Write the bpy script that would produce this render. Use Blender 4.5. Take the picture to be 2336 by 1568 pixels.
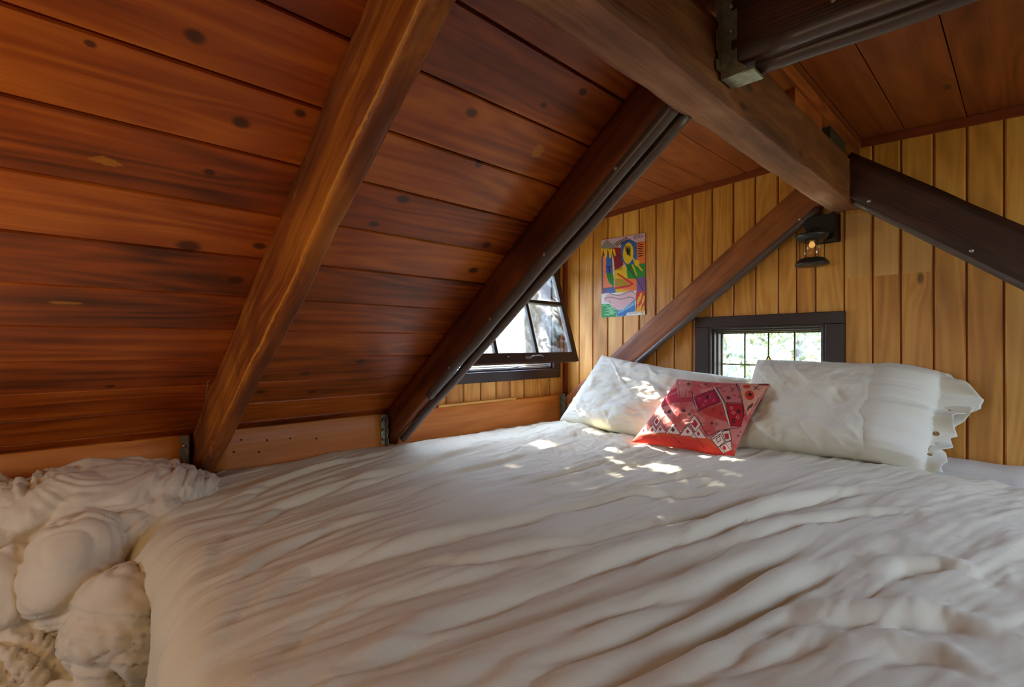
import bpy, bmesh, math, random
import numpy as np
from mathutils import Vector, Matrix

for o in list(bpy.data.objects):
    bpy.data.objects.remove(o, do_unlink=True)
random.seed(4)
S = bpy.context.scene
COL = S.collection
ZO = 1.0            # eye height: every z below is given relative to the eye, floor is at -1.0
YAW = math.radians(48.5)

# ------------------------------------------------------------------ camera
cam = bpy.data.cameras.new('camera')
cam.sensor_width = 36.0
cam.lens = 36.0 * 1044 / 2336
cam.shift_y = 2 / 2336
cam.clip_start = 0.01
camo = bpy.data.objects.new('camera', cam)
COL.objects.link(camo)
camo.location = (0, 0, ZO)
camo.rotation_euler = (math.pi / 2, 0, YAW)
S.camera = camo

# ------------------------------------------------------------------ colour management
S.view_settings.view_transform = 'Standard'
S.view_settings.look = 'None'
S.view_settings.gamma = 1
S.view_settings.use_curve_mapping = False
S.view_settings.exposure = 0.2

S.cycles.max_bounces = 6
S.cycles.diffuse_bounces = 3
S.cycles.glossy_bounces = 3
S.cycles.transparent_max_bounces = 10

# ------------------------------------------------------------------ world: bright hazy sky
W = bpy.data.worlds.new('sky')
S.world = W
W.use_nodes = True
wn = W.node_tree
wn.nodes.clear()
wo = wn.nodes.new('ShaderNodeOutputWorld')
bg = wn.nodes.new('ShaderNodeBackground')
tc = wn.nodes.new('ShaderNodeTexCoord')
sp = wn.nodes.new('ShaderNodeSeparateXYZ')
cr = wn.nodes.new('ShaderNodeValToRGB')
cr.color_ramp.elements[0].position = 0.42
cr.color_ramp.elements[0].color = (0.30, 0.33, 0.20, 1)
cr.color_ramp.elements[1].position = 0.72
cr.color_ramp.elements[1].color = (0.68, 0.90, 1.38, 1)
mp = wn.nodes.new('ShaderNodeMath'); mp.operation = 'MULTIPLY_ADD'
mp.inputs[1].default_value = 0.5; mp.inputs[2].default_value = 0.5
wn.links.new(tc.outputs['Generated'], sp.inputs[0])
wn.links.new(sp.outputs['Z'], mp.inputs[0])
wn.links.new(mp.outputs[0], cr.inputs[0])
wn.links.new(cr.outputs[0], bg.inputs['Color'])
wn.links.new(bg.outputs[0], wo.inputs[0])
bg.inputs['Strength'].default_value = 11.0

# ------------------------------------------------------------------ sun through the side window
SUN_DIR = Vector((1.0, -0.12, -0.62)).normalized()
sl = bpy.data.lights.new('sun', 'SUN')
sl.energy = 60
sl.angle = math.radians(0.3)
sl.color = (1.0, 0.93, 0.82)
so = bpy.data.objects.new('sun', sl)
COL.objects.link(so)
so.rotation_euler = SUN_DIR.to_track_quat('-Z', 'Y').to_euler()
so.location = (-6, 2, 5)

def portal(name, loc, size_x, size_y, direction):
    l = bpy.data.lights.new(name, 'AREA')
    l.shape = 'RECTANGLE'; l.size = size_x; l.size_y = size_y
    l.cycles.is_portal = True
    o = bpy.data.objects.new(name, l)
    COL.objects.link(o)
    o.location = (loc[0], loc[1], loc[2] + ZO)
    o.rotation_euler = Vector(direction).to_track_quat('-Z', 'Y').to_euler()
portal('sky_portal_left', (-2.24, 1.75, 0.17), 1.1, 0.8, (1, 0, 0))
portal('sky_portal_gable', (-0.86, 2.54, -0.14), 0.5, 0.42, (0, -1, 0))
portal('sky_portal_right', (1.26, 1.35, 0.06), 1.0, 0.6, (-1, 0, 0))
portal('sky_portal_back', (-0.575, -2.34, 0.15), 0.75, 0.6, (0, 1, 0))

# ================================================================== numeric noise
_rng = np.random.RandomState(7)
_perm = np.concatenate([_rng.permutation(256)] * 3)
_val = _rng.rand(256) * 2 - 1
def vnoise(x, y, z=0.0):
    x, y, z = np.broadcast_arrays(np.asarray(x, float), np.asarray(y, float), np.asarray(z, float))
    xi = np.floor(x).astype(int); yi = np.floor(y).astype(int); zi = np.floor(z).astype(int)
    xf = x - xi; yf = y - yi; zf = z - zi
    f = lambda t: t * t * t * (t * (t * 6 - 15) + 10)
    u, v, w = f(xf), f(yf), f(zf)
    def h(a, b, c):
        return _val[_perm[_perm[_perm[a & 255] + (b & 255)] + (c & 255)]]
    def l(a, b, t): return a + (b - a) * t
    x00 = l(h(xi, yi, zi), h(xi + 1, yi, zi), u); x10 = l(h(xi, yi + 1, zi), h(xi + 1, yi + 1, zi), u)
    x01 = l(h(xi, yi, zi + 1), h(xi + 1, yi, zi + 1), u); x11 = l(h(xi, yi + 1, zi + 1), h(xi + 1, yi + 1, zi + 1), u)
    return l(l(x00, x10, v), l(x01, x11, v), w)
def fbm(x, y, z=0.0, o=4):
    r = 0; a = 1.0
    for i in range(o):
        r = r + a * vnoise(x * 2 ** i + 17 * i, y * 2 ** i + 5 * i, z * 2 ** i + 3 * i); a *= 0.5
    return r
def sstep(a, b, x):
    t = np.clip((np.asarray(x, float) - a) / (b - a), 0, 1)
    return t * t * (3 - 2 * t)
def lin(c):
    c = np.asarray(c, float)
    if c.max() > 1.0: c = c / 255.0
    return np.where(c <= 0.04045, c / 12.92, ((c + 0.055) / 1.055) ** 2.4)
def L(r, g, b):
    q = lin(np.array([r, g, b], float) / 255.0 if max(r, g, b) > 1 else np.array([r, g, b]))
    return (float(q[0]), float(q[1]), float(q[2]), 1.0)

# ================================================================== node helpers
class NT:
    def __init__(s, name):
        s.m = bpy.data.materials.new(name); s.m.use_nodes = True
        s.t = s.m.node_tree; s.t.nodes.clear()
        s.out = s.t.nodes.new('ShaderNodeOutputMaterial')
    def n(s, typ, **kw):
        nd = s.t.nodes.new(typ)
        for k, v in kw.items(): setattr(nd, k, v)
        return nd
    def put(s, sock, v):
        if isinstance(v, bpy.types.NodeSocket): s.t.links.new(v, sock)
        elif v is not None: sock.default_value = v
    def math(s, op, a, b=None, c=None, clamp=False):
        nd = s.n('ShaderNodeMath', operation=op); nd.use_clamp = clamp
        s.put(nd.inputs[0], a)
        if b is not None: s.put(nd.inputs[1], b)
        if c is not None: s.put(nd.inputs[2], c)
        return nd.outputs[0]
    def vec(s, x, y, z=0.0):
        nd = s.n('ShaderNodeCombineXYZ'); s.put(nd.inputs[0], x); s.put(nd.inputs[1], y); s.put(nd.inputs[2], z)
        return nd.outputs[0]
    def noise(s, v, scale=1.0, detail=3.0, rough=0.55, dist=0.0, w=None):
        nd = s.n('ShaderNodeTexNoise')
        if w is not None:
            nd.noise_dimensions = '4D'; s.put(nd.inputs['W'], w)
        s.put(nd.inputs['Vector'], v); nd.inputs['Scale'].default_value = scale
        nd.inputs['Detail'].default_value = detail; nd.inputs['Roughness'].default_value = rough
        nd.inputs['Distortion'].default_value = dist
        return nd.outputs[0]
    def rmap(s, v, a, b, c=0.0, d=1.0, smooth=True):
        nd = s.n('ShaderNodeMapRange'); nd.clamp = True
        if smooth: nd.interpolation_type = 'SMOOTHSTEP'
        s.put(nd.inputs[0], v)
        for i, q in enumerate((a, b, c, d)): nd.inputs[1 + i].default_value = q
        return nd.outputs[0]
    def mix(s, f, a, b, mode='MIX'):
        nd = s.n('ShaderNodeMix', data_type='RGBA', blend_type=mode)
        s.put(nd.inputs[0], f); s.put(nd.inputs[6], a); s.put(nd.inputs[7], b)
        return nd.outputs[2]
    def ramp(s, f, stops):
        nd = s.n('ShaderNodeValToRGB'); cr = nd.color_ramp
        while len(cr.elements) < len(stops): cr.elements.new(0.5)
        for e, (p, c) in zip(cr.elements, stops): e.position = p; e.color = c
        s.put(nd.inputs[0], f); return nd.outputs[0]
    def bsdf(s, color, rough=0.6, bump=None, bstr=0.3, bdist=0.01, spec=0.5, metal=0.0, **kw):
        b = s.n('ShaderNodeBsdfPrincipled')
        s.put(b.inputs['Base Color'], color); s.put(b.inputs['Roughness'], rough)
        b.inputs['Specular IOR Level'].default_value = spec; b.inputs['Metallic'].default_value = metal
        for k, v in kw.items(): s.put(b.inputs[k], v)
        if bump is not None:
            bn = s.n('ShaderNodeBump'); bn.inputs['Strength'].default_value = bstr
            bn.inputs['Distance'].default_value = bdist
            s.put(bn.inputs['Height'], bump); s.t.links.new(bn.outputs[0], b.inputs['Normal'])
        s.t.links.new(b.outputs[0], s.out.inputs[0])
        return s.m

def wood(name, dark, mid, light, rough=0.5, spec=0.5, tint=0.25, grain=1.0, rings=0.3,
         knots=(), rand_knots=0.0, bump=0.25, blotch=0.35, chips_highlights=(), coat=0.0, worn=None, face_tone=None):
    """timber seen in metres: uv.x runs along the grain, uv.y across; 'bid' differs from board to board"""
    n = NT(name)
    uv = n.n('ShaderNodeUVMap'); uv.uv_map = 'UVMap'
    sp = n.n('ShaderNodeSeparateXYZ'); n.t.links.new(uv.outputs[0], sp.inputs[0])
    u, v = sp.outputs[0], sp.outputs[1]
    at = n.n('ShaderNodeAttribute'); at.attribute_name = 'bid'
    bid = at.outputs['Fac']
    kd = None; ve = v
    for (u0, v0, r) in knots:
        du = n.math('MULTIPLY', n.math('SUBTRACT', u, u0), 0.75 / r)
        dv = n.math('MULTIPLY', n.math('SUBTRACT', v, v0), 1.0 / r)
        d = n.math('POWER', n.math('MULTIPLY_ADD', du, du, n.math('MULTIPLY', dv, dv)), 0.5)
        k = n.rmap(d, 0.55, 1.35, 1.0, 0.0)
        kd = k if kd is None else n.math('MAXIMUM', kd, k)
        du2 = n.math('MULTIPLY', du, 0.45)
        d2 = n.math('POWER', n.math('MULTIPLY_ADD', du2, du2, n.math('MULTIPLY', dv, dv)), 0.5)
        inf = n.rmap(d2, 0.0, 4.0, 0.75, 0.0)
        ve = n.math('SUBTRACT', ve, n.math('MULTIPLY', inf, n.math('SUBTRACT', v, v0)))
    if rand_knots > 0:
        vo = n.n('ShaderNodeTexVoronoi'); vo.voronoi_dimensions = '2D'; vo.inputs['Scale'].default_value = 1.0
        pv = n.vec(n.math('MULTIPLY_ADD', u, 2.6, n.math('MULTIPLY', bid, 13.7)), n.math('MULTIPLY_ADD', v, 6.0, n.math('MULTIPLY', bid, 5.3)))
        n.t.links.new(pv, vo.inputs['Vector'])
        cs = n.n('ShaderNodeSeparateXYZ'); n.t.links.new(vo.outputs['Color'], cs.inputs[0])
        on = n.math('LESS_THAN', cs.outputs[0], rand_knots)
        k = n.math('MULTIPLY', on, n.rmap(vo.outputs['Distance'], 0.03, 0.085, 1.0, 0.0))
        kd = k if kd is None else n.math('MAXIMUM', kd, k)
        ve = n.math('SUBTRACT', ve, n.math('MULTIPLY', n.math('MULTIPLY', on, n.rmap(vo.outputs['Distance'], 0.0, 0.35, 0.03, 0.0)), 1.0))
    w = n.math('MULTIPLY', bid, 31.0)
    g1 = n.noise(n.vec(n.math('MULTIPLY', u, 1.2), n.math('MULTIPLY', ve, 26.0 * grain)), 1.0, 4, 0.6, 0.3, w)
    g2 = n.noise(n.vec(n.math('MULTIPLY', u, 5.0), n.math('MULTIPLY', ve, 190.0 * grain)), 1.0, 2, 0.6, 0.0, w)
    rb = n.noise(n.vec(n.math('MULTIPLY', u, 0.9), n.math('MULTIPLY', ve, 7.0)), 1.0, 1, 0.4, 0.0, w)
    rg = n.math('MULTIPLY_ADD', n.math('SINE', n.math('MULTIPLY', rb, 75.0)), 0.5, 0.5)
    bl = n.noise(n.vec(n.math('MULTIPLY', u, 2.2), n.math('MULTIPLY', v, 5.0)), 1.0, 3, 0.6, 0.4, w)
    f = n.math('MULTIPLY', g1, 1.0 - rings - 0.2)
    f = n.math('MULTIPLY_ADD', g2, 0.2, f)
    f = n.math('MULTIPLY_ADD', rg, rings, f)
    f = n.math('MULTIPLY_ADD', n.math('SUBTRACT', bl, 0.5), blotch * 1.4, f)
    wn_ = n.n('ShaderNodeTexWhiteNoise', noise_dimensions='1D'); n.put(wn_.inputs['W'], n.math('MULTIPLY', bid, 97.3))
    f = n.math('MULTIPLY_ADD', n.math('SUBTRACT', wn_.outputs[0], 0.5), tint, f)
    col = n.ramp(f, [(0.22, dark), (0.5, mid), (0.78, light)])
    if worn is not None:
        wv = n.noise(n.vec(n.math('MULTIPLY', u, 6.0), n.math('MULTIPLY', v, 9.0)), 1.0, 5, 0.7, 0.5, w)
        col = n.mix(n.math('MULTIPLY', n.rmap(wv, 0.56, 0.68), 0.6), col, worn)
    if face_tone is not None:      # one face of the timber is darker and browner than the others
        sv0, sv1, sc = face_tone
        edge = n.math('MULTIPLY_ADD', n.math('SUBTRACT', g1, 0.5), 0.02, v)
        k = n.math('MULTIPLY', n.rmap(edge, sv0-.003, sv0+.003), n.rmap(edge, sv1-.003, sv1+.003, 1.0, 0.0))
        col = n.mix(k, col, n.mix(1.0, col, sc, 'MULTIPLY'))
    if kd is not None:
        kc = tuple(0.42 * d for d in dark[:3]) + (1,)
        col = n.mix(n.math('MULTIPLY', kd, 0.85), col, kc)
    for (u0, v0, ru, rv, cc) in chips_highlights:
        du = n.math('DIVIDE', n.math('SUBTRACT', u, u0), ru)
        dv = n.math('DIVIDE', n.math('SUBTRACT', v, v0), rv)
        d = n.math('POWER', n.math('MULTIPLY_ADD', du, du, n.math('MULTIPLY', dv, dv)), 0.5)
        d = n.math('MULTIPLY_ADD', n.math('SUBTRACT', n.noise(n.vec(n.math('MULTIPLY', u, 60.0), n.math('MULTIPLY', v, 90.0)), 1.0, 2), 0.5), 1.6, d)
        col = n.mix(n.math('MULTIPLY', n.rmap(d, 0.7, 1.1, 1.0, 0.0), 0.75), col, cc)
    hb = n.math('MULTIPLY_ADD', g2, 0.6, n.math('MULTIPLY', g1, 0.5))
    return n.bsdf(col, n.math('MULTIPLY_ADD', g1, 0.2, rough - 0.1), bump=hb, bstr=bump, bdist=0.004, spec=spec, **({'Coat Weight': coat, 'Coat Roughness': 0.35} if coat else {}))

def plain(name, color, rough=0.6, spec=0.5, metal=0.0, nscale=None, namp=0.2, bump=0.0, **kw):
    n = NT(name)
    col = color; h = None
    if nscale:
        t = n.n('ShaderNodeTexCoord')
        no = n.noise(t.outputs['Object'], nscale, 4)
        dk = tuple(c * (1 - namp) for c in color[:3]) + (1,); lt = tuple(min(1, c * (1 + namp)) for c in color[:3]) + (1,)
        col = n.ramp(no, [(0.3, dk), (0.7, lt)])
        if bump: h = no
    return n.bsdf(col, rough, bump=h, bstr=bump, spec=spec, metal=metal, **kw)

# ================================================================== materials
KN = [(0.11,-1.133,.012),(0.198,-1.265,.012),(0.161,-1.398,.008),(0.145,-1.621,.019),(0.29,-1.591,.012),(0.258,-1.726,.014),
      (-0.02,-1.203,.006),(0.295,-1.208,.009),(0.648,-1.074,.012),(0.591,-1.355,.014),(0.546,-1.455,.011),(0.958,-1.577,.015),
      (0.557,-2.214,.014),(0.748,-2.139,.015),(0.43,-2.332,.013),(0.621,-2.358,.014),(0.006,-2.241,.009),(0.742,-1.193,.009),
      (0.818,-0.987,.008),(0.902,-0.918,.010),(0.939,-1.456,.013)]
M = {}
gold = L(205, 130, 30)
M['roof'] = wood('stained_roof_boards', L(92, 38, 6), L(176, 82, 16), L(222, 124, 34), rough=0.36, spec=0.55, coat=.45, tint=0.22, rings=0.12,
                 knots=KN, bump=0.35, blotch=0.45,
                 chips_highlights=[(0.891, -1.101, .020, .022, gold), (-0.073, -1.855, .03, .006, gold), (0.0, -1.423, .022, .010, gold), (0.335, -2.06, .006, .015, gold)])
M['ceil'] = wood('ceiling_boards', L(104, 46, 14), L(150, 74, 28), L(176, 96, 42), rough=0.5, tint=0.2, rings=0.1, rand_knots=0.25, bump=0.15, blotch=0.2)
M['tng'] = wood('yellow_pine_boards', L(176, 112, 38), L(222, 154, 66), L(242, 188, 98), rough=0.42, tint=0.28, rings=0.12, rand_knots=0.07, bump=0.12, blotch=0.3, grain=0.6)
M['groove'] = plain('groove_shadow_gap', L(120, 62, 18), 0.7)
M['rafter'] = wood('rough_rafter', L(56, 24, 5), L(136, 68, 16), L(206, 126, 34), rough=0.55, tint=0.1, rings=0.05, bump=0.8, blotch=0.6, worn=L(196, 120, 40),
                   chips_highlights=[(1.35, .279, 1.1, .0045, L(224, 150, 34))])  # golden arris streak: worn edge, with its lit highlight painted into the colour
M['rafter_dark'] = wood('dark_rafter', L(24, 9, 4), L(62, 27, 11), L(96, 48, 20), rough=0.5, tint=0.1, rings=0.05, bump=0.5, blotch=0.5)
M['rafter_mid'] = wood('old_rafter', L(34, 12, 4), L(104, 48, 14), L(150, 80, 28), rough=0.5, tint=0.1, rings=0.05, bump=0.6, blotch=0.7)
M['rafter_gable'] = wood('brown_rafter', L(96, 46, 14), L(154, 86, 34), L(184, 114, 56), rough=0.55, tint=0.1, rings=0.1, bump=0.4, blotch=0.5)
M['beam'] = wood('rough_sawn_beam', L(84, 46, 24), L(158, 104, 70), L(216, 172, 140), rough=0.65, tint=0.1, rings=0.06, bump=1.3, blotch=0.55, rand_knots=0.15, grain=.6, face_tone=(.094, .264, (.55, .40, .24, 1)))
M['rim'] = wood('rim_board', L(160, 84, 20), L(204, 118, 36), L(224, 146, 60), rough=0.5, tint=0.15, rings=0.1, rand_knots=0.25, bump=0.2, blotch=0.15, grain=.8)
M['redtrim'] = wood('red_trim', L(92, 34, 12), L(132, 54, 20), L(150, 70, 30), rough=0.5, tint=0.1, rings=0.05, bump=0.15)
M['ledger'] = wood('orange_ledger', L(110, 48, 12), L(160, 78, 24), L(180, 100, 40), rough=0.55, tint=0.1, bump=0.2)
M['dark_block'] = plain('dark_block', L(58, 44, 30), 0.7, nscale=30)
M['floor'] = wood('floor_boards', L(60, 36, 18), L(104, 64, 34), L(128, 84, 48), rough=0.5, tint=0.3, bump=0.2)
M['black_paint'] = plain('black_brown_paint', L(52, 40, 38), 0.38, nscale=12, namp=0.15)
M['sash_paint'] = plain('sash_paint', L(48, 30, 28), 0.35, nscale=12, namp=0.15)
M['jamb'] = plain('jamb_paint', L(84, 62, 50), 0.45, nscale=10, namp=0.2)
M['pad'] = plain('foam_padding', L(92, 76, 70), 0.38, nscale=40, namp=0.1)
M['galv'] = plain('galvanised_steel', L(150, 148, 130), 0.42, metal=0.7, nscale=60, namp=0.3)
M['iron'] = plain('black_iron', L(38, 34, 32), 0.4, spec=0.5, nscale=50)
M['blackbox'] = plain('black_plate', L(12, 12, 11), 0.5)
M['lead'] = plain('lead_came', L(96, 86, 44), 0.5, metal=0.3)
M['amber'] = None
M['steel'] = plain('window_hardware', L(150, 150, 150), 0.35, metal=0.8)
M['screw'] = plain('screw_head', L(170, 165, 160), 0.35, metal=0.7)
M['shell'] = plain('button_shell', L(140, 104, 60), 0.35, nscale=120, namp=0.35)
M['foundation'] = plain('mattress_ticking', L(150, 146, 136), 0.9, nscale=200, namp=0.1)

def cloth_mat(name, col, nscale=900, bstr=0.12, crinkle=0.25, cs=38):
    n = NT(name)
    t = n.n('ShaderNodeTexCoord')
    a = n.noise(t.outputs['Object'], cs, 5, 0.6, 0.8)
    b = n.noise(t.outputs['Object'], nscale, 2)
    h = n.math('MULTIPLY_ADD', b, bstr, n.math('MULTIPLY', a, crinkle))
    return n.bsdf(col, 0.85, bump=h, bstr=0.5, bdist=0.012, spec=0.2, **{'Sheen Weight': 0.15})
M['duvet'] = cloth_mat('white_cotton_duvet', L(228, 218, 186), crinkle=.16)
M['pillow'] = cloth_mat('white_cotton_pillow', L(230, 224, 200), crinkle=.2, cs=26)
M['down'] = cloth_mat('bare_down_comforter', L(230, 218, 190), cs=16, crinkle=0.35)
M['sheet'] = cloth_mat('fitted_sheet', L(222, 216, 194))
M['greysheet'] = cloth_mat('grey_green_sheet', L(150, 148, 132))

def glass_mat(name, tintc=(1, 1, 1, 1), gloss=0.06, rough=0.02, dirt=0.0):
    n = NT(name)
    tr = n.n('ShaderNodeBsdfTransparent'); tr.inputs[0].default_value = tintc
    gl = n.n('ShaderNodeBsdfGlossy'); gl.inputs['Roughness'].default_value = rough
    mx = n.n('ShaderNodeMixShader'); mx.inputs[0].default_value = gloss
    n.t.links.new(tr.outputs[0], mx.inputs[1]); n.t.links.new(gl.outputs[0], mx.inputs[2])
    last = mx
    if dirt:
        df = n.n('ShaderNodeBsdfTranslucent'); df.inputs[0].default_value = (0.8, 0.82, 0.8, 1)
        t = n.n('ShaderNodeTexCoord')
        no = n.noise(t.outputs['Object'], 14, 5, 0.65, 1.0)
        m2 = n.n('ShaderNodeMixShader')
        n.put(m2.inputs[0], n.math('MULTIPLY', n.rmap(no, 0.35, 0.75), dirt))
        n.t.links.new(mx.outputs[0], m2.inputs[1]); n.t.links.new(df.outputs[0], m2.inputs[2]); last = m2
    n.t.links.new(last.outputs[0], n.out.inputs[0])
    return n.m
M['glass'] = glass_mat('clear_glass')
M['oldglass'] = glass_mat('old_rippled_glass', (0.95, 0.97, 0.94, 1), dirt=0.22)
M['lampglass'] = glass_mat('lantern_glass', (0.95, 0.85, 0.7, 1), gloss=0.12)
M['amber'] = glass_mat('amber_glass', (1.0, 0.72, 0.18, 1))
def bulb_mat():
    n = NT('warm_bulb')
    e = n.n('ShaderNodeEmission'); e.inputs[0].default_value = (1.0, 0.55, 0.18, 1); e.inputs[1].default_value = .8
    n.t.links.new(e.outputs[0], n.out.inputs[0]); return n.m
M['bulb'] = bulb_mat()
def leaf_mat(name, a, b):
    n = NT(name)
    oi = n.n('ShaderNodeAttribute'); oi.attribute_name = 'bid'
    wn_ = n.n('ShaderNodeTexWhiteNoise', noise_dimensions='1D'); n.put(wn_.inputs['W'], n.math('MULTIPLY', oi.outputs['Fac'], 97.3))
    col = n.mix(wn_.outputs[0], a, b)
    d = n.n('ShaderNodeBsdfDiffuse'); n.put(d.inputs[0], col)
    t = n.n('ShaderNodeBsdfTranslucent'); n.put(t.inputs[0], col)
    mx = n.n('ShaderNodeMixShader'); mx.inputs[0].default_value = 0.5
    n.t.links.new(d.outputs[0], mx.inputs[1]); n.t.links.new(t.outputs[0], mx.inputs[2])
    n.t.links.new(mx.outputs[0], n.out.inputs[0]); return n.m
M['leaf'] = leaf_mat('pale_leaf', (0.17, 0.20, 0.09, 1), (0.08, 0.115, 0.05, 1))
M['bark'] = plain('bark', L(70, 58, 44), 0.9, nscale=20, namp=0.4)
def paint_attr(name, rough=0.6, weave=None):
    n = NT(name)
    a = n.n('ShaderNodeAttribute'); a.attribute_name = 'paint'
    h = None
    if weave:
        uv = n.n('ShaderNodeUVMap'); uv.uv_map = 'UVMap'
        h = n.noise(uv.outputs[0], weave, 3)
    return n.bsdf(a.outputs['Color'], rough, bump=h, bstr=0.35, bdist=0.003, spec=0.25)
M['art'] = paint_attr('painted_paper', 0.5)
M['kilim'] = paint_attr('printed_cushion_cloth', 0.85, weave=160)

# ================================================================== mesh builder
class MB:
    def __init__(s):
        s.v = []; s.f = []; s.uv = []; s.b = []; s.sm = []
    def face(s, idx, uvs, bid=0.0, smooth=False):
        s.f.append(tuple(idx)); s.uv.extend(uvs); s.b.append(bid); s.sm.append(smooth)
    def box(s, x0, x1, y0, y1, z0, z1, along=None, bid=None):
        if x0 > x1: x0, x1 = x1, x0
        if y0 > y1: y0, y1 = y1, y0
        if z0 > z1: z0, z1 = z1, z0
        if bid is None: bid = random.random()
        d = (x1 - x0, y1 - y0, z1 - z0)
        if along is None: along = d.index(max(d))
        s.hexa([(x0,y0,z0),(x1,y0,z0),(x1,y1,z0),(x0,y1,z0),(x0,y0,z1),(x1,y0,z1),(x1,y1,z1),(x0,y1,z1)], along, bid)
    def hexa(s, c, along=0, bid=0.0):
        """8 corners (bottom ring, top ring); along = world axis of the grain"""
        b = len(s.v); s.v.extend(c)
        for q in ((0,3,2,1),(4,5,6,7),(0,1,5,4),(1,2,6,5),(2,3,7,6),(3,0,4,7)):
            p = [Vector(c[i]) for i in q]
            nrm = (p[1]-p[0]).cross(p[2]-p[0])
            ax = max(range(3), key=lambda i: abs(nrm[i]))
            oth = [i for i in range(3) if i != ax]
            a = along if along in oth else oth[0]
            o = [i for i in oth if i != a][0]
            s.face([b+i for i in q], [(x[a], x[o]) for x in p], bid)
    def tube(s, pts, r, n=10, bid=0.0, caps=True, radii=None):
        pts = [Vector(p) for p in pts]; b = len(s.v); L_ = 0
        up = Vector((0.13, 0.27, 0.95))
        rows = []
        for i, p in enumerate(pts):
            t = (pts[min(i+1, len(pts)-1)] - pts[max(i-1, 0)]).normalized()
            a = t.cross(up)
            if a.length < 1e-3: a = t.cross(Vector((1, 0, 0)))
            a.normalize(); c = t.cross(a).normalized()
            rr = radii[i] if radii else r
            if i: L_ += (p - pts[i-1]).length
            rows.append((len(s.v), L_))
            for k in range(n):
                th = 2*math.pi*k/n
                s.v.append(tuple(p + a*math.cos(th)*rr + c*math.sin(th)*rr))
        for i in range(len(rows)-1):
            r0, l0 = rows[i]; r1, l1 = rows[i+1]
            for k in range(n):
                k2 = (k+1) % n
                s.face((r0+k, r0+k2, r1+k2, r1+k), [(l0, k*r), (l0, (k+1)*r), (l1, (k+1)*r), (l1, k*r)], bid, True)
        if caps:
            s.face([rows[0][0]+k for k in reversed(range(n))], [(0, 0)]*n, bid)
            s.face([rows[-1][0]+k for k in range(n)], [(0, 0)]*n, bid)
    def lathe(s, prof, c, n=24, bid=0.0, axis=2):
        b = len(s.v)
        for (r, h) in prof:
            for k in range(n):
                th = 2*math.pi*k/n
                q = (r*math.cos(th), r*math.sin(th), h)
                if axis == 1: q = (q[0], h, q[1])
                if axis == 0: q = (h, q[0], q[1])
                s.v.append((c[0]+q[0], c[1]+q[1], c[2]+q[2]))
        for i in range(len(prof)-1):
            for k in range(n):
                k2 = (k+1) % n
                s.face((b+i*n+k, b+i*n+k2, b+(i+1)*n+k2, b+(i+1)*n+k), [(k/n, i), ((k+1)/n, i), ((k+1)/n, i+1), (k/n, i+1)], bid, True)
        s.face([b+k for k in reversed(range(n))], [(0, 0)]*n, bid)
        s.face([b+(len(prof)-1)*n+k for k in range(n)], [(0, 0)]*n, bid)
    def grid(s, P, bid=0.0, uvs=None, smooth=True, flip=False):
        """P: (n, m, 3) array"""
        n, m = P.shape[:2]; b = len(s.v)
        s.v.extend(map(tuple, P.reshape(-1, 3).tolist()))
        for i in range(n-1):
            for j in range(m-1):
                q = [b+i*m+j, b+i*m+j+1, b+(i+1)*m+j+1, b+(i+1)*m+j]
                w = [(i, j), (i, j+1), (i+1, j+1), (i+1, j)]
                if flip: q.reverse(); w.reverse()
                s.face(q, [(a/(n-1), c/(m-1)) if uvs is None else tuple(uvs[a, c]) for a, c in w], bid, smooth)

def obj(name, mb, mat, parent=None, origin=None, extra=None):
    me = bpy.data.meshes.new(name)
    vs = np.array(mb.v, float)
    vs[:, 2] += ZO
    if parent is not None:
        org = np.array(parent['_w'])
    else:
        org = np.array([(vs[:, 0].min()+vs[:, 0].max())/2, (vs[:, 1].min()+vs[:, 1].max())/2, vs[:, 2].min()])
        if origin is not None: org = np.array(origin)
    me.from_pydata((vs-org).tolist(), [], mb.f)
    uvl = me.uv_layers.new(name='UVMap')
    uvl.data.foreach_set('uv', np.array(mb.uv, float).ravel())
    at = me.attributes.new('bid', 'FLOAT', 'FACE'); at.data.foreach_set('value', np.array(mb.b, float))
    me.polygons.foreach_set('use_smooth', mb.sm)
    if extra is not None:
        ca = me.color_attributes.new('paint', 'FLOAT_COLOR', 'POINT')
        ca.data.foreach_set('color', np.asarray(extra, float).ravel())
    me.materials.append(mat)
    me.update()
    o = bpy.data.objects.new(name, me); COL.objects.link(o)
    if parent is not None: o.parent = parent
    else: o.location = org
    o['_w'] = [float(a) for a in org]
    return o
def thing(name, label, cat, loc, group=None):
    o = bpy.data.objects.new(name, None); o.empty_display_size = 0.05; COL.objects.link(o)
    o.location = (loc[0], loc[1], loc[2]+ZO); o['_w'] = [loc[0], loc[1], loc[2]+ZO]
    if label: o['label'] = label
    if cat: o['category'] = cat
    if group: o['group'] = group
    return o
def tag(o, label, cat, group=None, kind=None):
    if label: o['label'] = label
    if cat: o['category'] = cat
    if group: o['group'] = group
    if kind: o['kind'] = kind
    return o
def struct(o, label=None):
    o['kind'] = 'structure'
    if label: o['label'] = label
    return o
def smooth_bevel(o, w=0.004, seg=2):
    m = o.modifiers.new('bevel', 'BEVEL'); m.width = w; m.segments = seg; m.limit_method = 'ANGLE'
    return o

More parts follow.
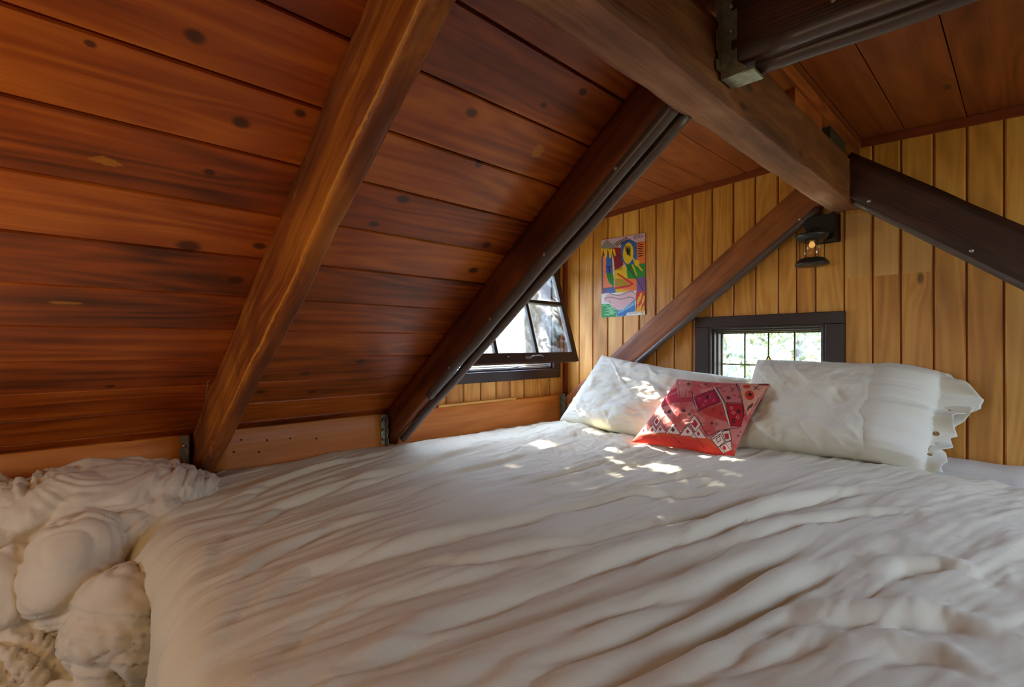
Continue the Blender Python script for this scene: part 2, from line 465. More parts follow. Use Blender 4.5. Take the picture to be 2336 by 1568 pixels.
def timber(mb, p0, p1, side, up, w, d, nseg=40, amp=0.002, rr=0.006, seed=0.0, step=5, bid=None):
    """squared timber p0->p1 (centre of its top face), w across 'side', d down '-up', edges eased, faces a little uneven"""
    p0 = np.array(p0, float); p1 = np.array(p1, float); side = np.array(side, float); up = np.array(up, float)
    side /= np.linalg.norm(side); up /= np.linalg.norm(up)
    h = w/2
    ring = []
    def edge(a, b, n):
        for i in range(n): ring.append((a[0]+(b[0]-a[0])*i/n, a[1]+(b[1]-a[1])*i/n))
    q = [(-h+rr, 0), (h-rr, 0), (h, -rr), (h, -d+rr), (h-rr, -d), (-h+rr, -d), (-h, -d+rr), (-h, -rr)]
    ns = [step, 1, step, 1, step, 1, step, 1]
    for i in range(8): edge(q[i], q[(i+1) % 8], ns[i])
    ring = np.array(ring); m = len(ring)
    per = np.concatenate([[0], np.cumsum(np.linalg.norm(np.roll(ring, -1, 0)-ring, axis=1))])
    Ln = np.linalg.norm(p1-p0); b = len(mb.v)
    bid = random.random() if bid is None else bid
    ts = np.linspace(0, 1, nseg+1)
    base = []
    for t in ts:
        c = p0+(p1-p0)*t
        nx = fbm(t*Ln*5+seed, ring[:, 0]*14+3, ring[:, 1]*14, 4)*amp
        ny = fbm(t*Ln*(9 if amp < .005 else 5)+seed+50, ring[:, 0]*14, ring[:, 1]*14+9, 4)*amp
        rx = ring[:, 0]+nx; ry = ring[:, 1]+ny
        base.append(c[None]+side[None]*rx[:, None]+up[None]*ry[:, None])
    for r in base: mb.v.extend(map(tuple, r.tolist()))
    for i in range(nseg):
        for k in range(m):
            k2 = (k+1) % m
            mb.face((b+i*m+k, b+i*m+k2, b+(i+1)*m+k2, b+(i+1)*m+k),
                    [(ts[i]*Ln, per[k]), (ts[i]*Ln, per[k+1]), (ts[i+1]*Ln, per[k+1]), (ts[i+1]*Ln, per[k])], bid, True)
    for i0, rv in ((b, True), (b+nseg*m, False)):
        idx = [i0+k for k in range(m)]; uv = [(ring[k][0], ring[k][1]) for k in range(m)]
        if rv: idx.reverse(); uv.reverse()
        mb.face(idx, uv, bid)

# ================================================================== THE SETTING
D = 2.4
RS, RB = 0.709, 1.17                     # steep roof: z = RS*x + RB
def zr(x): return RS*x+RB
SL = math.sqrt(1+RS*RS)

# --- left steep roof boards
edges = [-.47, -.60, -.725, -.845, -.967, -1.087, -1.21, -1.335, -1.463, -1.592, -1.718, -1.845, -1.97, -2.095, -2.19]
mb = MB()
rnd = random.Random(3)
for a, b in zip(edges, edges[1:]):
    g = 0.0018
    bid = rnd.random(); x0, x1 = a-g, b+g
    off = rnd.uniform(0, 0.0015)
    nx, nz = -RS/SL, 1/SL
    th = 0.02
    c = []
    e = 0.0016
    # inner face with eased edges
    for (y0, y1) in ((-2.3, 1.09),):
        P = lambda x, y, k: (x+nx*(k+off), y, zr(x)+nz*(k+off))
        b0 = len(mb.v)
        xs = [(x0, 0.006), (x0-e, 0.0), (x1+e, 0.0), (x1, 0.006), (x1, th), (x0, th)]
        for y in (y0, y1):
            for (x, k) in xs: mb.v.append(P(x, y, k))
        for k in range(6):
            k2 = (k+1) % 6
            mb.face((b0+k, b0+6+k, b0+6+k2, b0+k2), [(y0, xs[k][0]*SL), (y1, xs[k][0]*SL), (y1, xs[k2][0]*SL), (y0, xs[k2][0]*SL)], bid)
        mb.face([b0+k for k in range(6)], [(0, 0)]*6, bid); mb.face([b0+6+k for k in reversed(range(6))], [(0, 0)]*6, bid)
# backing of the roof (dark underlay so that joints read dark)
x0, x1 = -.47, -2.2
mb.hexa([(x1,-2.3,zr(x1)+.026),(x0,-2.3,zr(x0)+.026),(x0,1.09,zr(x0)+.026),(x1,1.09,zr(x1)+.026),
         (x1,-2.3,zr(x1)+.06),(x0,-2.3,zr(x0)+.06),(x0,1.09,zr(x0)+.06),(x1,1.09,zr(x1)+.06)], 1, 0.3)
roof = struct(obj('ceiling', mb, M['roof']), 'steep left roof slope of dark stained knotty boards')

def board_run(mb, axis_pts, mk, gap=0.004):
    pass

# --- left dormer flat ceiling (boards run along Y)
def zl(x): return 0.865+(x+0.52)*0.02
mb = MB()
ce = [-.47, -.562, -.750, -.936, -1.122, -1.308, -1.494, -1.68, -1.866, -2.052, -2.22]
for i, (a, b) in enumerate(zip(ce, ce[1:])):
    g = .0015; dz = rnd.uniform(0, .001)
    a1, b1 = a-g, b+g
    mb.hexa([(b1,1.04,zl(b1)+dz),(a1,1.04,zl(a1)+dz),(a1,2.46,zl(a1)+dz),(b1,2.46,zl(b1)+dz),
             (b1,1.04,zl(b1)+.02),(a1,1.04,zl(a1)+.02),(a1,2.46,zl(a1)+.02),(b1,2.46,zl(b1)+.02)], 1, rnd.random())
mb.hexa([(-2.22,1.04,.85),(-.47,1.04,.885),(-.47,2.5,.885),(-2.22,2.5,.85),(-2.22,1.04,.93),(-.47,1.04,.93),(-.47,2.5,.93),(-2.22,2.5,.93)], 1, 0.2)
struct(obj('ceiling', mb, M['ceil']), 'reddish board ceiling above the open casement window')
# --- right dormer ceiling, falling gently to the right
def zrt(x): return 0.868-(x+0.47)*0.075
mb = MB()
ce = [-.47, -.505+.176-.0, -.153, .023, .199, .375, .551, .727, .903, 1.079, 1.26]
ce[1] = -.329
for i, (a, b) in enumerate(zip(ce, ce[1:])):
    g = .0015; dz = rnd.uniform(0, .001)
    a1, b1 = a+g, b-g
    mb.hexa([(a1,.70,zrt(a1)+dz),(b1,.70,zrt(b1)+dz),(b1,2.46,zrt(b1)+dz),(a1,2.46,zrt(a1)+dz),
             (a1,.70,zrt(a1)+.02),(b1,.70,zrt(b1)+.02),(b1,2.46,zrt(b1)+.02),(a1,2.46,zrt(a1)+.02)], 1, rnd.random())
mb.hexa([(-.53,.70,zrt(-.53)+.021),(1.26,.70,zrt(1.26)+.021),(1.26,2.5,zrt(1.26)+.021),(-.53,2.5,zrt(-.53)+.021),
         (-.53,.70,.95),(1.26,.70,.9),(1.26,2.5,.9),(-.53,2.5,.95)], 1, 0.2)
struct(obj('ceiling', mb, M['ceil']), 'wide dark board ceiling to the right of the ridge beam')
# --- right steep roof (behind and beside the viewer)
def zq(x): return RS*(-1.04-x)+RB
mb = MB()
xs = [-.57, -.445]+[-.445+.1235*i for i in range(1, 14)]
for a, b in zip(xs, xs[1:]):
    g = .0015
    a1, b1 = a+g, b-g
    mb.hexa([(a1,-2.3,zq(a1)),(b1,-2.3,zq(b1)),(b1,.73,zq(b1)),(a1,.73,zq(a1)),
             (a1,-2.3,zq(a1)+.025),(b1,-2.3,zq(b1)+.025),(b1,.73,zq(b1)+.025),(a1,.73,zq(a1)+.025)], 1, rnd.random())
x0, x1 = -.6, 1.2
mb.hexa([(x0,-2.3,zq(x0)+.026),(x1,-2.3,zq(x1)+.026),(x1,.73,zq(x1)+.026),(x0,.73,zq(x0)+.026),
         (x0,-2.3,zq(x0)+.06),(x1,-2.3,zq(x1)+.06),(x1,.73,zq(x1)+.06),(x0,.73,zq(x0)+.06)], 1, 0.3)
struct(obj('ceiling', mb, M['roof']), 'steep right roof slope of stained boards')

# --- dormer cheeks (triangles between the steep slope and the dormer ceilings)
def prism(mb, poly, axis, t0, t1, bid=0.4):
    n = len(poly); b = len(mb.v)
    for t in (t0, t1):
        for p in poly:
            q = {1: (p[0], t, p[1]), 0: (t, p[0], p[1])}[axis]
            mb.v.append(q)
    mb.face([b+k for k in range(n)], [p for p in poly], bid)
    mb.face([b+n+k for k in reversed(range(n))], [p for p in reversed(poly)], bid)
    for k in range(n):
        k2 = (k+1) % n
        mb.face((b+k, b+n+k, b+n+k2, b+k2), [(0, 0), (t1-t0, 0), (t1-t0, 1), (0, 1)], bid)
mb = MB(); prism(mb, [(-2.21, -.36), (-2.21, .88), (-.5, .88), (-.5, .84)], 1, 1.092, 1.112)
struct(obj('wall_dormer_left', mb, M['tng']), 'boarded triangular cheek of the left dormer')
mb = MB(); prism(mb, [(-.5, .86), (1.2, .80), (1.2, -.38)], 1, .70, .73)
struct(obj('wall_dormer_right', mb, M['tng']), 'boarded triangular cheek of the right dormer')

# --- boarded wall with v-grooves
def grooved(mb, cuts, z0f, z1f, place, holes, bev=0.006, dep=0.007, gap=0.0012, seedr=1):
    """cuts: board joints along the wall; z from z0f to z1f(s); place(s, depth, z) -> xyz; holes (s0, s1, z0, z1)"""
    r = random.Random(seedr)
    for a, b in zip(cuts, cuts[1:]):
        ss = sorted(set([a, b]))
        bid = r.random()
        segs = [(z0f, z1f)]
        pieces = []
        inner = sorted(set([a, b]+[h for ho in holes for h in ho[:2] if a < h < b]))
        for p, q in zip(inner, inner[1:]):
            mid = (p+q)/2; zs = [(z0f, z1f(mid) if callable(z1f) else z1f)]
            for (s0, s1, h0, h1) in holes:
                if s0 <= mid <= s1:
                    nz = []
                    for (u0, u1) in zs:
                        if h0 > u0: nz.append((u0, min(h0, u1)))
                        if h1 < u1: nz.append((max(h1, u0), u1))
                    zs = nz
            for (u0, u1) in zs: pieces.append((p, q, u0, u1))
        for (p, q, u0, u1) in pieces:
            gl = gap if p == a else 0; gr = gap if q == b else 0
            bl = bev if p == a else 0; br = bev if q == b else 0
            prof = [(p+gl, dep+.006), (p+gl, dep), (p+gl+bl, 0), (q-gr-br, 0), (q-gr, dep), (q-gr, dep+.006)]
            b0 = len(mb.v)
            for z in (u0, u1):
                for (s_, k) in prof: mb.v.append(place(s_, k, z))
            for k in range(5):
                mb.face((b0+k, b0+k+1, b0+7+k, b0+6+k), [(u0, prof[k][0]), (u0, prof[k+1][0]), (u1, prof[k+1][0]), (u1, prof[k][0])], bid)

gj = [-2.20, -2.141, -2.025, -1.909, -1.789, -1.673, -1.557, -1.445, -1.332, -1.222, -1.112, -1.003, -.897, -.795, -.718, -.641, -.534, -.435, -.344, -.246, -.155, -.06]
gj = gj[:14]+[-.718+.0]+gj[15:]
x = -.06
while x < 1.25:
    x += .094; gj.append(x)
mb = MB()
WX0, WX1, WZ0, WZ1 = -1.125, -.60, -.385, .092      # gable window opening
grooved(mb, gj, -1.0, 0.9, lambda s_, k, z: (s_, D+k, z), [(WX0, WX1, WZ0, WZ1)])
# backing
for (a, b, z0, z1) in ((-2.25, WX0, -1, .9), (WX1, 1.25, -1, .9), (WX0, WX1, -1, WZ0), (WX0, WX1, WZ1, .9)):
    mb.box(a, b, D+.0131, D+.09, z0, z1, 2, 0.13)
gw = struct(obj('wall_gable', mb, M['tng']), 'yellow vertical tongue and groove gable wall')
# tongues of the boards: brown stain, with groove shadow put into the colour
mb = MB()
for a in gj[1:-1]:
    if WX0-.02 < a < WX1+.02:
        mb.box(a-.0035, a+.0035, D+.0055, D+.0128, -1, WZ0, 2, .5); mb.box(a-.0035, a+.0035, D+.0055, D+.0128, WZ1, .88, 2, .5)
    else: mb.box(a-.0035, a+.0035, D+.0055, D+.0128, -1, .88, 2, .5)
obj('board_tongues', mb, M['groove'], parent=gw)

# lighter short boards pieced in right of the lantern
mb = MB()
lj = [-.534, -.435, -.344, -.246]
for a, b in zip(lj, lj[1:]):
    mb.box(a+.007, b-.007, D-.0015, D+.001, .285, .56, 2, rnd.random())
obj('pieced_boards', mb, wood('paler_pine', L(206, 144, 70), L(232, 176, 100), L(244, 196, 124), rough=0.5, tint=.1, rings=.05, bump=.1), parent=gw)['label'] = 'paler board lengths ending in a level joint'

# left dormer wall (X = -2.15): boards + window hole
LX = -2.15
LY0, LY1, LZ0, LZ1 = 1.25, 2.265, -.165, .55
lj = [1.06, 1.175, 1.295, 1.413, 1.533, 1.656, 1.774, 1.888, 2.007, 2.130, 2.247, 2.36, 2.42]
mb = MB()
grooved(mb, lj, -1.0, .88, lambda s_, k, z: (LX-k, s_, z), [(LY0, LY1, LZ0, LZ1)])
for (a, b, z0, z1) in ((1.05, LY0, -1, .9), (LY1, 2.5, -1, .9), (LY0, LY1, -1, LZ0), (LY0, LY1, LZ1, .9)):
    mb.box(LX-.09, LX-.0131, a, b, z0, z1, 2, .2)
wl = struct(obj('wall_left', mb, M['tng']), 'boarded left dormer wall around the casement')
mb = MB()
for a in lj[1:-1]:
    if LY0 < a < LY1:
        mb.box(LX-.0128, LX-.0055, a-.003, a+.003, -1, LZ0, 2, .5); mb.box(LX-.0128, LX-.0055, a-.003, a+.003, LZ1, .85, 2, .5)
obj('board_tongues', mb, M['groove'], parent=wl)
# knee wall of the rest of the left side, below the steep slope
mb = MB(); mb.box(-2.24, -2.165, -2.3, 1.06, -1.0, -.36, 1, .4)
struct(obj('wall_left', mb, M['tng']), 'low knee wall behind the rim boards')
# right wall with window
RX = 1.2
RY0, RY1, RZ0, RZ1 = .9, 1.8, -.22, .34
RY0 = 1.12; RY1 = 2.1
mb = MB()
for (a, b, z0, z1) in ((-2.3, RY0, -1, .62), (RY1, 2.5, -1, .84), (RY0, RY1, -1, RZ0), (RY0, RY1, RZ1+.2, .84), (.70, RY0, .3, .84)):
    mb.box(RX, RX+.08, a, b, z0, z1, 2, rnd.random())
wr = struct(obj('wall_right', mb, M['tng']), 'right side wall with the light giving window')
RZ1 += .2
# back wall with an opening
mb = MB()
for (a, b, z0, z1) in ((-2.3, -.95, -1, .95), (-.2, 1.3, -1, .95), (-.95, -.2, -1, -.15), (-.95, -.2, .45, .95)):
    mb.box(a, b, -2.3, -2.22, z0, z1, 2, rnd.random())
struct(obj('wall_back', mb, M['tng']), 'back gable wall behind the viewer')
# floor
mb = MB()
y = -2.3
while y < 2.5:
    mb.box(-2.3, 1.3, y, y+.138, -1.05, -1.0, 0, rnd.random()); y += .14
struct(obj('floor', mb, M['floor']), 'brown board floor of the loft')
# baseboard at gable wall
mb = MB(); mb.box(.02, 1.19, D-.03, D-.0005, -1.0, -.44, 0, .3)
struct(obj('baseboard_gable', mb, M['rafter_dark']), 'dark low board at the foot of the gable wall right of the bed')

# plain window for right and back walls
def simple_window(name, lab, axis, at, a0, a1, z0, z1, sgn):
    t = thing(name, lab, None, (at if axis == 0 else (a0+a1)/2, (a0+a1)/2 if axis == 0 else at, z0)); t['kind'] = 'structure'
    mb = MB(); w = .05
    def bx(p, q, zz0, zz1, d0=-.02, d1=.06):
        if axis == 0: mb.box(at+sgn*d0, at+sgn*d1, p, q, zz0, zz1)
        else: mb.box(p, q, at+sgn*d0, at+sgn*d1, zz0, zz1)
    bx(a0-w, a1+w, z1-.01, z1+w); bx(a0-w, a1+w, z0-w, z0+.01); bx(a0-w, a0+.01, z0, z1); bx(a1-.01, a1+w, z0, z1)
    bx((a0+a1)/2-.012, (a0+a1)/2+.012, z0, z1, .02, .04)
    obj('window_frame', mb, M['black_paint'], parent=t)
    mb = MB(); bx(a0, a1, z0, z1, .029, .031); obj('pane', mb, M['glass'], parent=t)
simple_window('window_3', 'plain window in the right wall', 0, RX, RY0, RY1, RZ0, RZ1, 1)
simple_window('window_4', 'plain window in the back wall', 1, -2.22, -.95, -.2, -.15, .45, -1)

# --- trims
mb = MB()
mb.hexa([(-2.15,D-.014,zl(-2.15)-.030),(-.56,D-.014,zl(-.56)-.030),(-.56,D-.0005,zl(-.56)-.030),(-2.15,D-.0005,zl(-2.15)-.030),
         (-2.15,D-.014,zl(-2.15)-.001),(-.56,D-.014,zl(-.56)-.001),(-.56,D-.0005,zl(-.56)-.001),(-2.15,D-.0005,zl(-2.15)-.001)], 0, .3)
struct(obj('trim_1', mb, M['redtrim']), 'thin red-brown strip where gable wall meets ceiling, left of the beam')
mb = MB()
mb.hexa([(-.47,D-.014,zrt(-.47)-.034),(1.19,D-.014,zrt(1.19)-.034),(1.19,D-.0005,zrt(1.19)-.034),(-.47,D-.0005,zrt(-.47)-.034),
         (-.47,D-.014,zrt(-.47)-.001),(1.19,D-.014,zrt(1.19)-.001),(1.19,D-.0005,zrt(1.19)-.001),(-.47,D-.0005,zrt(-.47)-.001)], 0, .6)
struct(obj('trim_2', mb, M['redtrim']), 'red-brown strip where gable wall meets ceiling, right of the beam')
mb = MB(); mb.box(-2.1495, -2.128, D-.028, D-.0005, -.34, .80, 2, .8)
struct(obj('trim_3', mb, M['redtrim']), 'dark corner strip between casement wall and gable wall')

# --- rim boards between the rafters
def rim(y0, y1, lab, holes=0):
    mb = MB(); n = max(4, int((y1-y0)/.06)); x0, x1 = -2.145, -2.105
    timber(mb, (-2.127, y0, -.342), (-2.127, y1, -.342), (1, 0, 0), (0, 0, 1), .038, .33, nseg=n, amp=.0008, rr=.003, seed=y0*3)
    o = obj('rim_board', mb, M['rim'])
    tag(o, lab, 'board', 'rim boards along the left wall')
    return o
rim(-2.2, .235, 'orange rim board half hidden behind the crumpled comforter')
r2 = rim(.305, 1.025, 'orange rim board with nail holes between the first two rafters')
rim(1.10, 2.325, 'pinkish rim board below the open casement window')
mb = MB()
for (yy, zz) in ((.405, -.385), (.38, -.43), (.50, -.40), (.47, -.445), (.59, -.405), (.70, -.42), (.33, -.395)):
    mb = MB(); mb.lathe([(.0, .0), (.0038, 0.0), (.0038, .0012), (0, .0012)], (-2.1072, yy, zz), 10, axis=0)
    obj('nail_hole', mb, M['blackbox'], parent=r2)['label'] = 'dark old nail hole'
mb = MB(); mb.box(-2.146, -2.11, 1.34, 1.90, -.3415, -.330, 1, .3)
tag(obj('wood_batten', mb, M['tng']), 'thin pale batten lying on the rim board under the casement', 'batten')

# ================================================================== RAFTERS
def rafter_line(x, off=0.0, slope=RS, b=RB): return slope*x+b-off
nrm = np.array([-RS, 0, 1])/SL
def rpt(x, y, perp=0.0):
    return (x+RS/SL*perp, y, zr(x)-perp/SL)
# first rafter: rough old timber, slightly skewed
r1 = thing('rafter', 'rough first rafter, bare and unpadded, nearest the crumpled comforter', 'rafter', (-2.12, .25, -.6), 'roof rafters')
mb = MB()
timber(mb, (-2.22, .262, zr(-2.22)-.001), (-.565, .385, zr(-.565)-.001), (.07, 1, 0), (-RS, 0, 1), .045, .198, nseg=150, amp=.0055, rr=.007, seed=3, step=8)
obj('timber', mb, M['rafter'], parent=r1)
# staple
mb = MB(); mb.tube([(-1.66, .236, -.11), (-1.66, .230, -.115), (-1.69, .229, -.17), (-1.69, .235, -.175)], .0012, 6)
obj('staple', mb, M['screw'], parent=r1)

def pad(p0, p1, y, depth, side, name, parent, r=.021):
    """quarter-open round foam edge guard on a bottom corner of the rafter"""
    mb = MB()
    n = 40; A = rpt(p0, y, depth); B = rpt(p1, y, depth)
    pts = [tuple(A[k]+(B[k]-A[k])*i/n for k in range(3)) for i in range(n+1)]
    pts = [(p[0], p[1]+.0015*math.sin(i*.7), p[2]+.002*math.sin(i*.35)) for i, p in enumerate(pts)]
    mb.tube(pts, r, 16)
    return obj(name, mb, M['pad'], parent=parent)
def screws(parent, pts, mat=None):
    for p in pts:
        mb = MB(); mb.lathe([(0, -.002), (.006, -.002), (.006, .0005), (0, .0015)], p, 12, axis=1)
        obj('screw', mb, mat or M['screw'], parent=parent)
# second rafter
r2t = thing('rafter', 'padded second rafter crossing in front of the open casement', 'rafter', (-2.1, 1.06, -.6), 'roof rafters')
mb = MB()
timber(mb, (-2.2, 1.062, zr(-2.2)-.001), (-.56, 1.062, zr(-.56)-.001), (0, 1, 0), (-RS, 0, 1), .044, .135, nseg=80, amp=.0025, rr=.006, seed=11)
obj('timber', mb, M['rafter_mid'], parent=r2t)
pd = pad(-1.80, -.645, 1.046, .142, 0, 'foam_padding', r2t, .019)
pad(-2.13, -.66, 1.093, .150, 0, 'foam_padding', r2t, .018)
screws(pd, [rpt(x, 1.026, .14) for x in (-.82, -1.09, -1.36, -1.62)])
# third rafter against the gable wall, left
GS, GB = .768, 1.247
def gpt(x, y, perp=0.0):
    q = math.sqrt(1+GS*GS); return (x+GS/q*perp, y, GS*x+GB-perp/q)
r3 = thing('rafter', 'brown rafter on the gable wall between colourful picture and small window', 'rafter', (-2.1, 2.36, -.6), 'roof rafters')
mb = MB()
timber(mb, gpt(-2.12, 2.364), gpt(-.575, 2.364), (0, 1, 0), (-GS, 0, 1), .068, .138, nseg=80, amp=.0018, rr=.005, seed=21)
obj('timber', mb, M['rafter_gable'], parent=r3)
mb = MB()
a, b = gpt(-1.75, 2.340, .142), gpt(-.70, 2.340, .142)
mb.tube([tuple(a[k]+(b[k]-a[k])*i/30 for k in range(3)) for i in range(31)], .017, 12)
p3 = obj('foam_padding', mb, M['pad'], parent=r3)
q = gpt(-.76, 2.327, .128); screws(p3, [q, gpt(-1.50, 2.330, .135)])
# fourth rafter: right of the beam
HS, HB = -.84, .372
def hpt(x, y, perp=0.0):
    q = math.sqrt(1+HS*HS); return (x+HS/q*perp, y, HS*x+HB-perp/q)
r4 = thing('rafter', 'dark rafter falling right from the beam end across the gable wall', 'rafter', (1.1, 2.3, -.6), 'roof rafters')
mb = MB()
timber(mb, hpt(-.466, 2.235), hpt(1.12, 2.235), (0, 1, 0), (-HS, 0, 1), .06, .142, nseg=60, amp=.0015, rr=.005, seed=31)
obj('timber', mb, M['rafter_dark'], parent=r4)
mb = MB()
a, b = hpt(-.36, 2.22, .146), hpt(1.0, 2.22, .146)
mb.tube([tuple(a[k]+(b[k]-a[k])*i/30 for k in range(3)) for i in range(31)], .014, 12)
p4 = obj('foam_padding', mb, M['pad'], parent=r4)
screws(p4, [hpt(-.33, 2.202, .125), hpt(-.05, 2.202, .125)])
# fifth: nearly level rafter of the right dormer, hung from the beam
r5 = thing('rafter', 'padded nearly level rafter hung from the right side of the beam', 'rafter', (.4, 1.07, .5), 'roof rafters')
mb = MB()
zt = lambda x: .835-(x+.47)*.075
timber(mb, (-.462, 1.075, zt(-.462)), (1.15, 1.075, zt(1.15)), (0, 1, 0), (.075, 0, 1), .045, .205, nseg=60, amp=.0012, rr=.006, seed=41)
obj('timber', mb, M['rafter_dark'], parent=r5)
for (yy, xx, zz) in ((1.053, -.36, .632), (1.10, -.405, .625)):
    mb = MB(); mb.tube([(xx+(1.1-xx)*i/30, yy, zz-(xx+(1.1-xx)*i/30-xx)*.075+.0015*math.sin(i)) for i in range(31)], .018, 16)
    p5 = obj('foam_padding', mb, M['pad'], parent=r5)
screws(p5, [(-.25, 1.050, .665)])

# ================================================================== RIDGE BEAM
mb = MB()
timber(mb, (-.520, -2.2, .738), (-.520, 2.372, .738), (1, 0, 0), (0, 0, 1), .100, .168, nseg=420, amp=.0034, rr=.005, seed=61, step=10)
tag(obj('ridge_beam', mb, M['beam']), 'heavy rough-sawn ridge beam running to the gable wall above the lantern', 'beam')
# ledger and blocks above the beam (right side)
mb = MB()
mb.box(-.545, -.475, -2.2, 2.385, .80, .845, 1, .5)
tag(obj('ledger_board', mb, M['ledger']), 'orange ledger strip lying above the ridge beam under the ceiling', 'board')
k = 0
for (y0, y1, m_, lb, w) in ((.70, .95, 'ledger', 'orange block on the beam left of the steel hanger', .0), (1.14, 1.30, 'ledger', 'orange block on the beam right of the steel hanger', 0.), (1.60, 1.88, 'ledger', 'orange block on the beam halfway to the gable wall', 0.), (1.98, 2.19, 'dark_block', 'dark block on the beam end nearest the gable wall', 0)):
    mb = MB(); mb.box(-.562, -.482, y0, y1, .7375, .7995, 1, .2+.2*k); k += 1
    tag(obj('spacer_block', mb, M[m_]), lb, 'block', 'spacer blocks on the beam')

# ================================================================== STEEL BRACKETS
def bracket(x, y, z, h, lab, flip=1):
    t = thing('steel_bracket', lab, 'bracket', (x, y, z), 'steel brackets beside the rafters')
    mb = MB()
    # notched angle: leg on the rim board, leg on the rafter
    n = 9; prev = None
    for i in range(n):
        z0 = z+h*i/n; z1 = z+h*(i+1)/n
        w = .026 if i % 3 != 1 else .014
        mb.box(x, x+.0022, y-w*flip, y, z0, z1, 2, 0)
        mb.box(x, x+(.03 if i % 3 != 2 else .022), y-.0022, y, z0, z1, 2, 0)
    obj('plate', mb, M['galv'], parent=t)
    for zz in (z+h*.82, z+h*.2):
        mb = MB(); mb.lathe([(0, 0), (.006, 0), (.006, .004), (.003, .006), (0, .006)], (x+.0025, y-.012*flip, zz), 10, axis=0)
        obj('screw', mb, M['screw'], parent=t)
bracket(-2.1045, .228, -.545, .20, 'galvanised bracket beside the rough first rafter')
bracket(-2.1045, 1.030, -.49, .145, 'galvanised bracket at the foot of the padded second rafter')
bracket(-2.1045, 2.322, -.50, .165, 'galvanised bracket in the corner under the picture wall')
# joist hanger at the beam
t = thing('joist_hanger', 'galvanised steel joist hanger where the level rafter meets the ridge beam', 'bracket', (-.46, 1.07, .6), 'steel brackets beside the rafters')
mb = MB()
for i in range(8):
    z0 = .615+.022*i
    w = .020 if i % 3 != 1 else .009
    mb.box(-.4635, -.4615, 1.044-w-.006, 1.050, z0, z0+.022, 2)       # flange on the beam
    mb.box(-.4625, -.43 if i % 4 != 2 else -.442, 1.0475, 1.0515, z0, z0+.022, 2)
mb.box(-.4625, -.43, 1.0985, 1.1015, .615, .79, 2)
mb.hexa([(-.4625,1.046,.600),(-.395,1.046,.596),(-.395,1.102,.596),(-.4625,1.102,.600),(-.4625,1.046,.606),(-.395,1.046,.602),(-.395,1.102,.602),(-.4625,1.102,.606)], 0, 0)
mb.hexa([(-.4625,1.040,.598),(-.40,1.044,.598),(-.40,1.050,.598),(-.4625,1.050,.598),(-.4625,1.040,.66),(-.44,1.044,.64),(-.44,1.050,.64),(-.4625,1.050,.66)], 0, 0)
obj('plate', mb, M['galv'], parent=t)
for zz in (.755, .70):
    mb = MB(); mb.lathe([(0, -.006), (.003, -.006), (.005, -.003), (.005, 0), (0, 0)], (-.442, 1.046, zz), 10, axis=1); obj('screw', mb, M['screw'], parent=t)

# ================================================================== WINDOW 1: small leaded gable window
w1 = thing('window_1', 'small leaded window in the gable wall behind the pillows', None, (-.86, 2.4, -.43)); w1['kind'] = 'structure'
mb = MB()
cx0, cx1, cz0, cz1 = -1.200, -.528, -.455, .145
ft = D-.020
mb.box(cx0, cx1, ft, D-.0003, WZ1-.0, cz1, 0); mb.box(cx0, cx1, ft, D-.0003, cz0, WZ0, 0)
mb.box(cx0, WX0, ft, D-.0003, WZ0, WZ1, 2); mb.box(WX1, cx1, ft, D-.0003, WZ0, WZ1, 2)
smooth_bevel(obj('casing', mb, M['black_paint'], parent=w1), .003)
# stepped inner mouldings and jamb liners
for st, (inset, y0, y1) in enumerate(((.0, ft+.004, D+.11), (.010, D+.005, D+.11), (.018, D+.035, D+.11))):
    mb = MB(); e = inset; e2 = inset+.012
    a0, a1, z0, z1 = WX0+e, WX1-e, WZ0+e, WZ1-e
    mb.box(a0, a1, y0, y1, z1-.012, z1, 0); mb.box(a0, a1, y0, y1, z0, z0+.012, 0)
    mb.box(a0, a0+.012, y0, y1, z0+.012, z1-.012, 2); mb.box(a1-.012, a1, y0, y1, z0+.012, z1-.012, 2)
    smooth_bevel(obj('moulding', mb, M['black_paint'] if st != 2 else M['jamb'], parent=w1), .002)
gx0, gx1, gz0, gz1, gy = -1.092, -.634, -.352, .059, 2.475
mb = MB(); mb.box(gx0-.02, gx1+.02, gy-.001, gy+.001, gz0-.01, gz1+.02); pane = obj('pane', mb, M['oldglass'], parent=w1)
mb = MB()
def came(x0, z0, x1, z1, w=.0045):
    mb.tube([(x0, gy-.003, z0), (x1, gy-.003, z1)], w*.9, 8)
cxs = [-.975, -.862, -.746]
for i, xx in enumerate(cxs):
    if i != 1: came(xx, gz0, xx, gz1)
came(cxs[1], gz1, cxs[1], -.058); came(cxs[1], gz0, cxs[1], -.245)
for zz in (-.105, -.198):
    came(gx0, zz, cxs[1]-.028, zz); came(cxs[1]+.028, zz, gx1, zz)
pts = [(cxs[1], -.058), (cxs[1]+.030, -.115), (cxs[1]+.030, -.188), (cxs[1], -.245), (cxs[1]-.030, -.188), (cxs[1]-.030, -.115)]
for p, q in zip(pts, pts[1:]+pts[:1]): came(p[0], p[1], q[0], q[1])
came(gx0, gz0, gx0, gz1); came(gx1, gz0, gx1, gz1); came(gx0, gz1, gx1, gz1); came(gx0, gz0, gx1, gz0)
obj('lead_came', mb, M['lead'], parent=pane)
mb = MB(); b0 = len(mb.v)
for yy in (gy-.0030, gy-.0015):
    for p in pts: mb.v.append((p[0], yy, p[1]))
mb.face(range(6), [(0, 0)]*6); mb.face([11, 10, 9, 8, 7, 6], [(0, 0)]*6)
for kk in range(6): mb.face((kk, 6+kk, 6+(kk+1) % 6, (kk+1) % 6), [(0, 0)]*4)
obj('amber_diamond', mb, M['amber'], parent=pane)['label'] = 'amber glass lozenge'

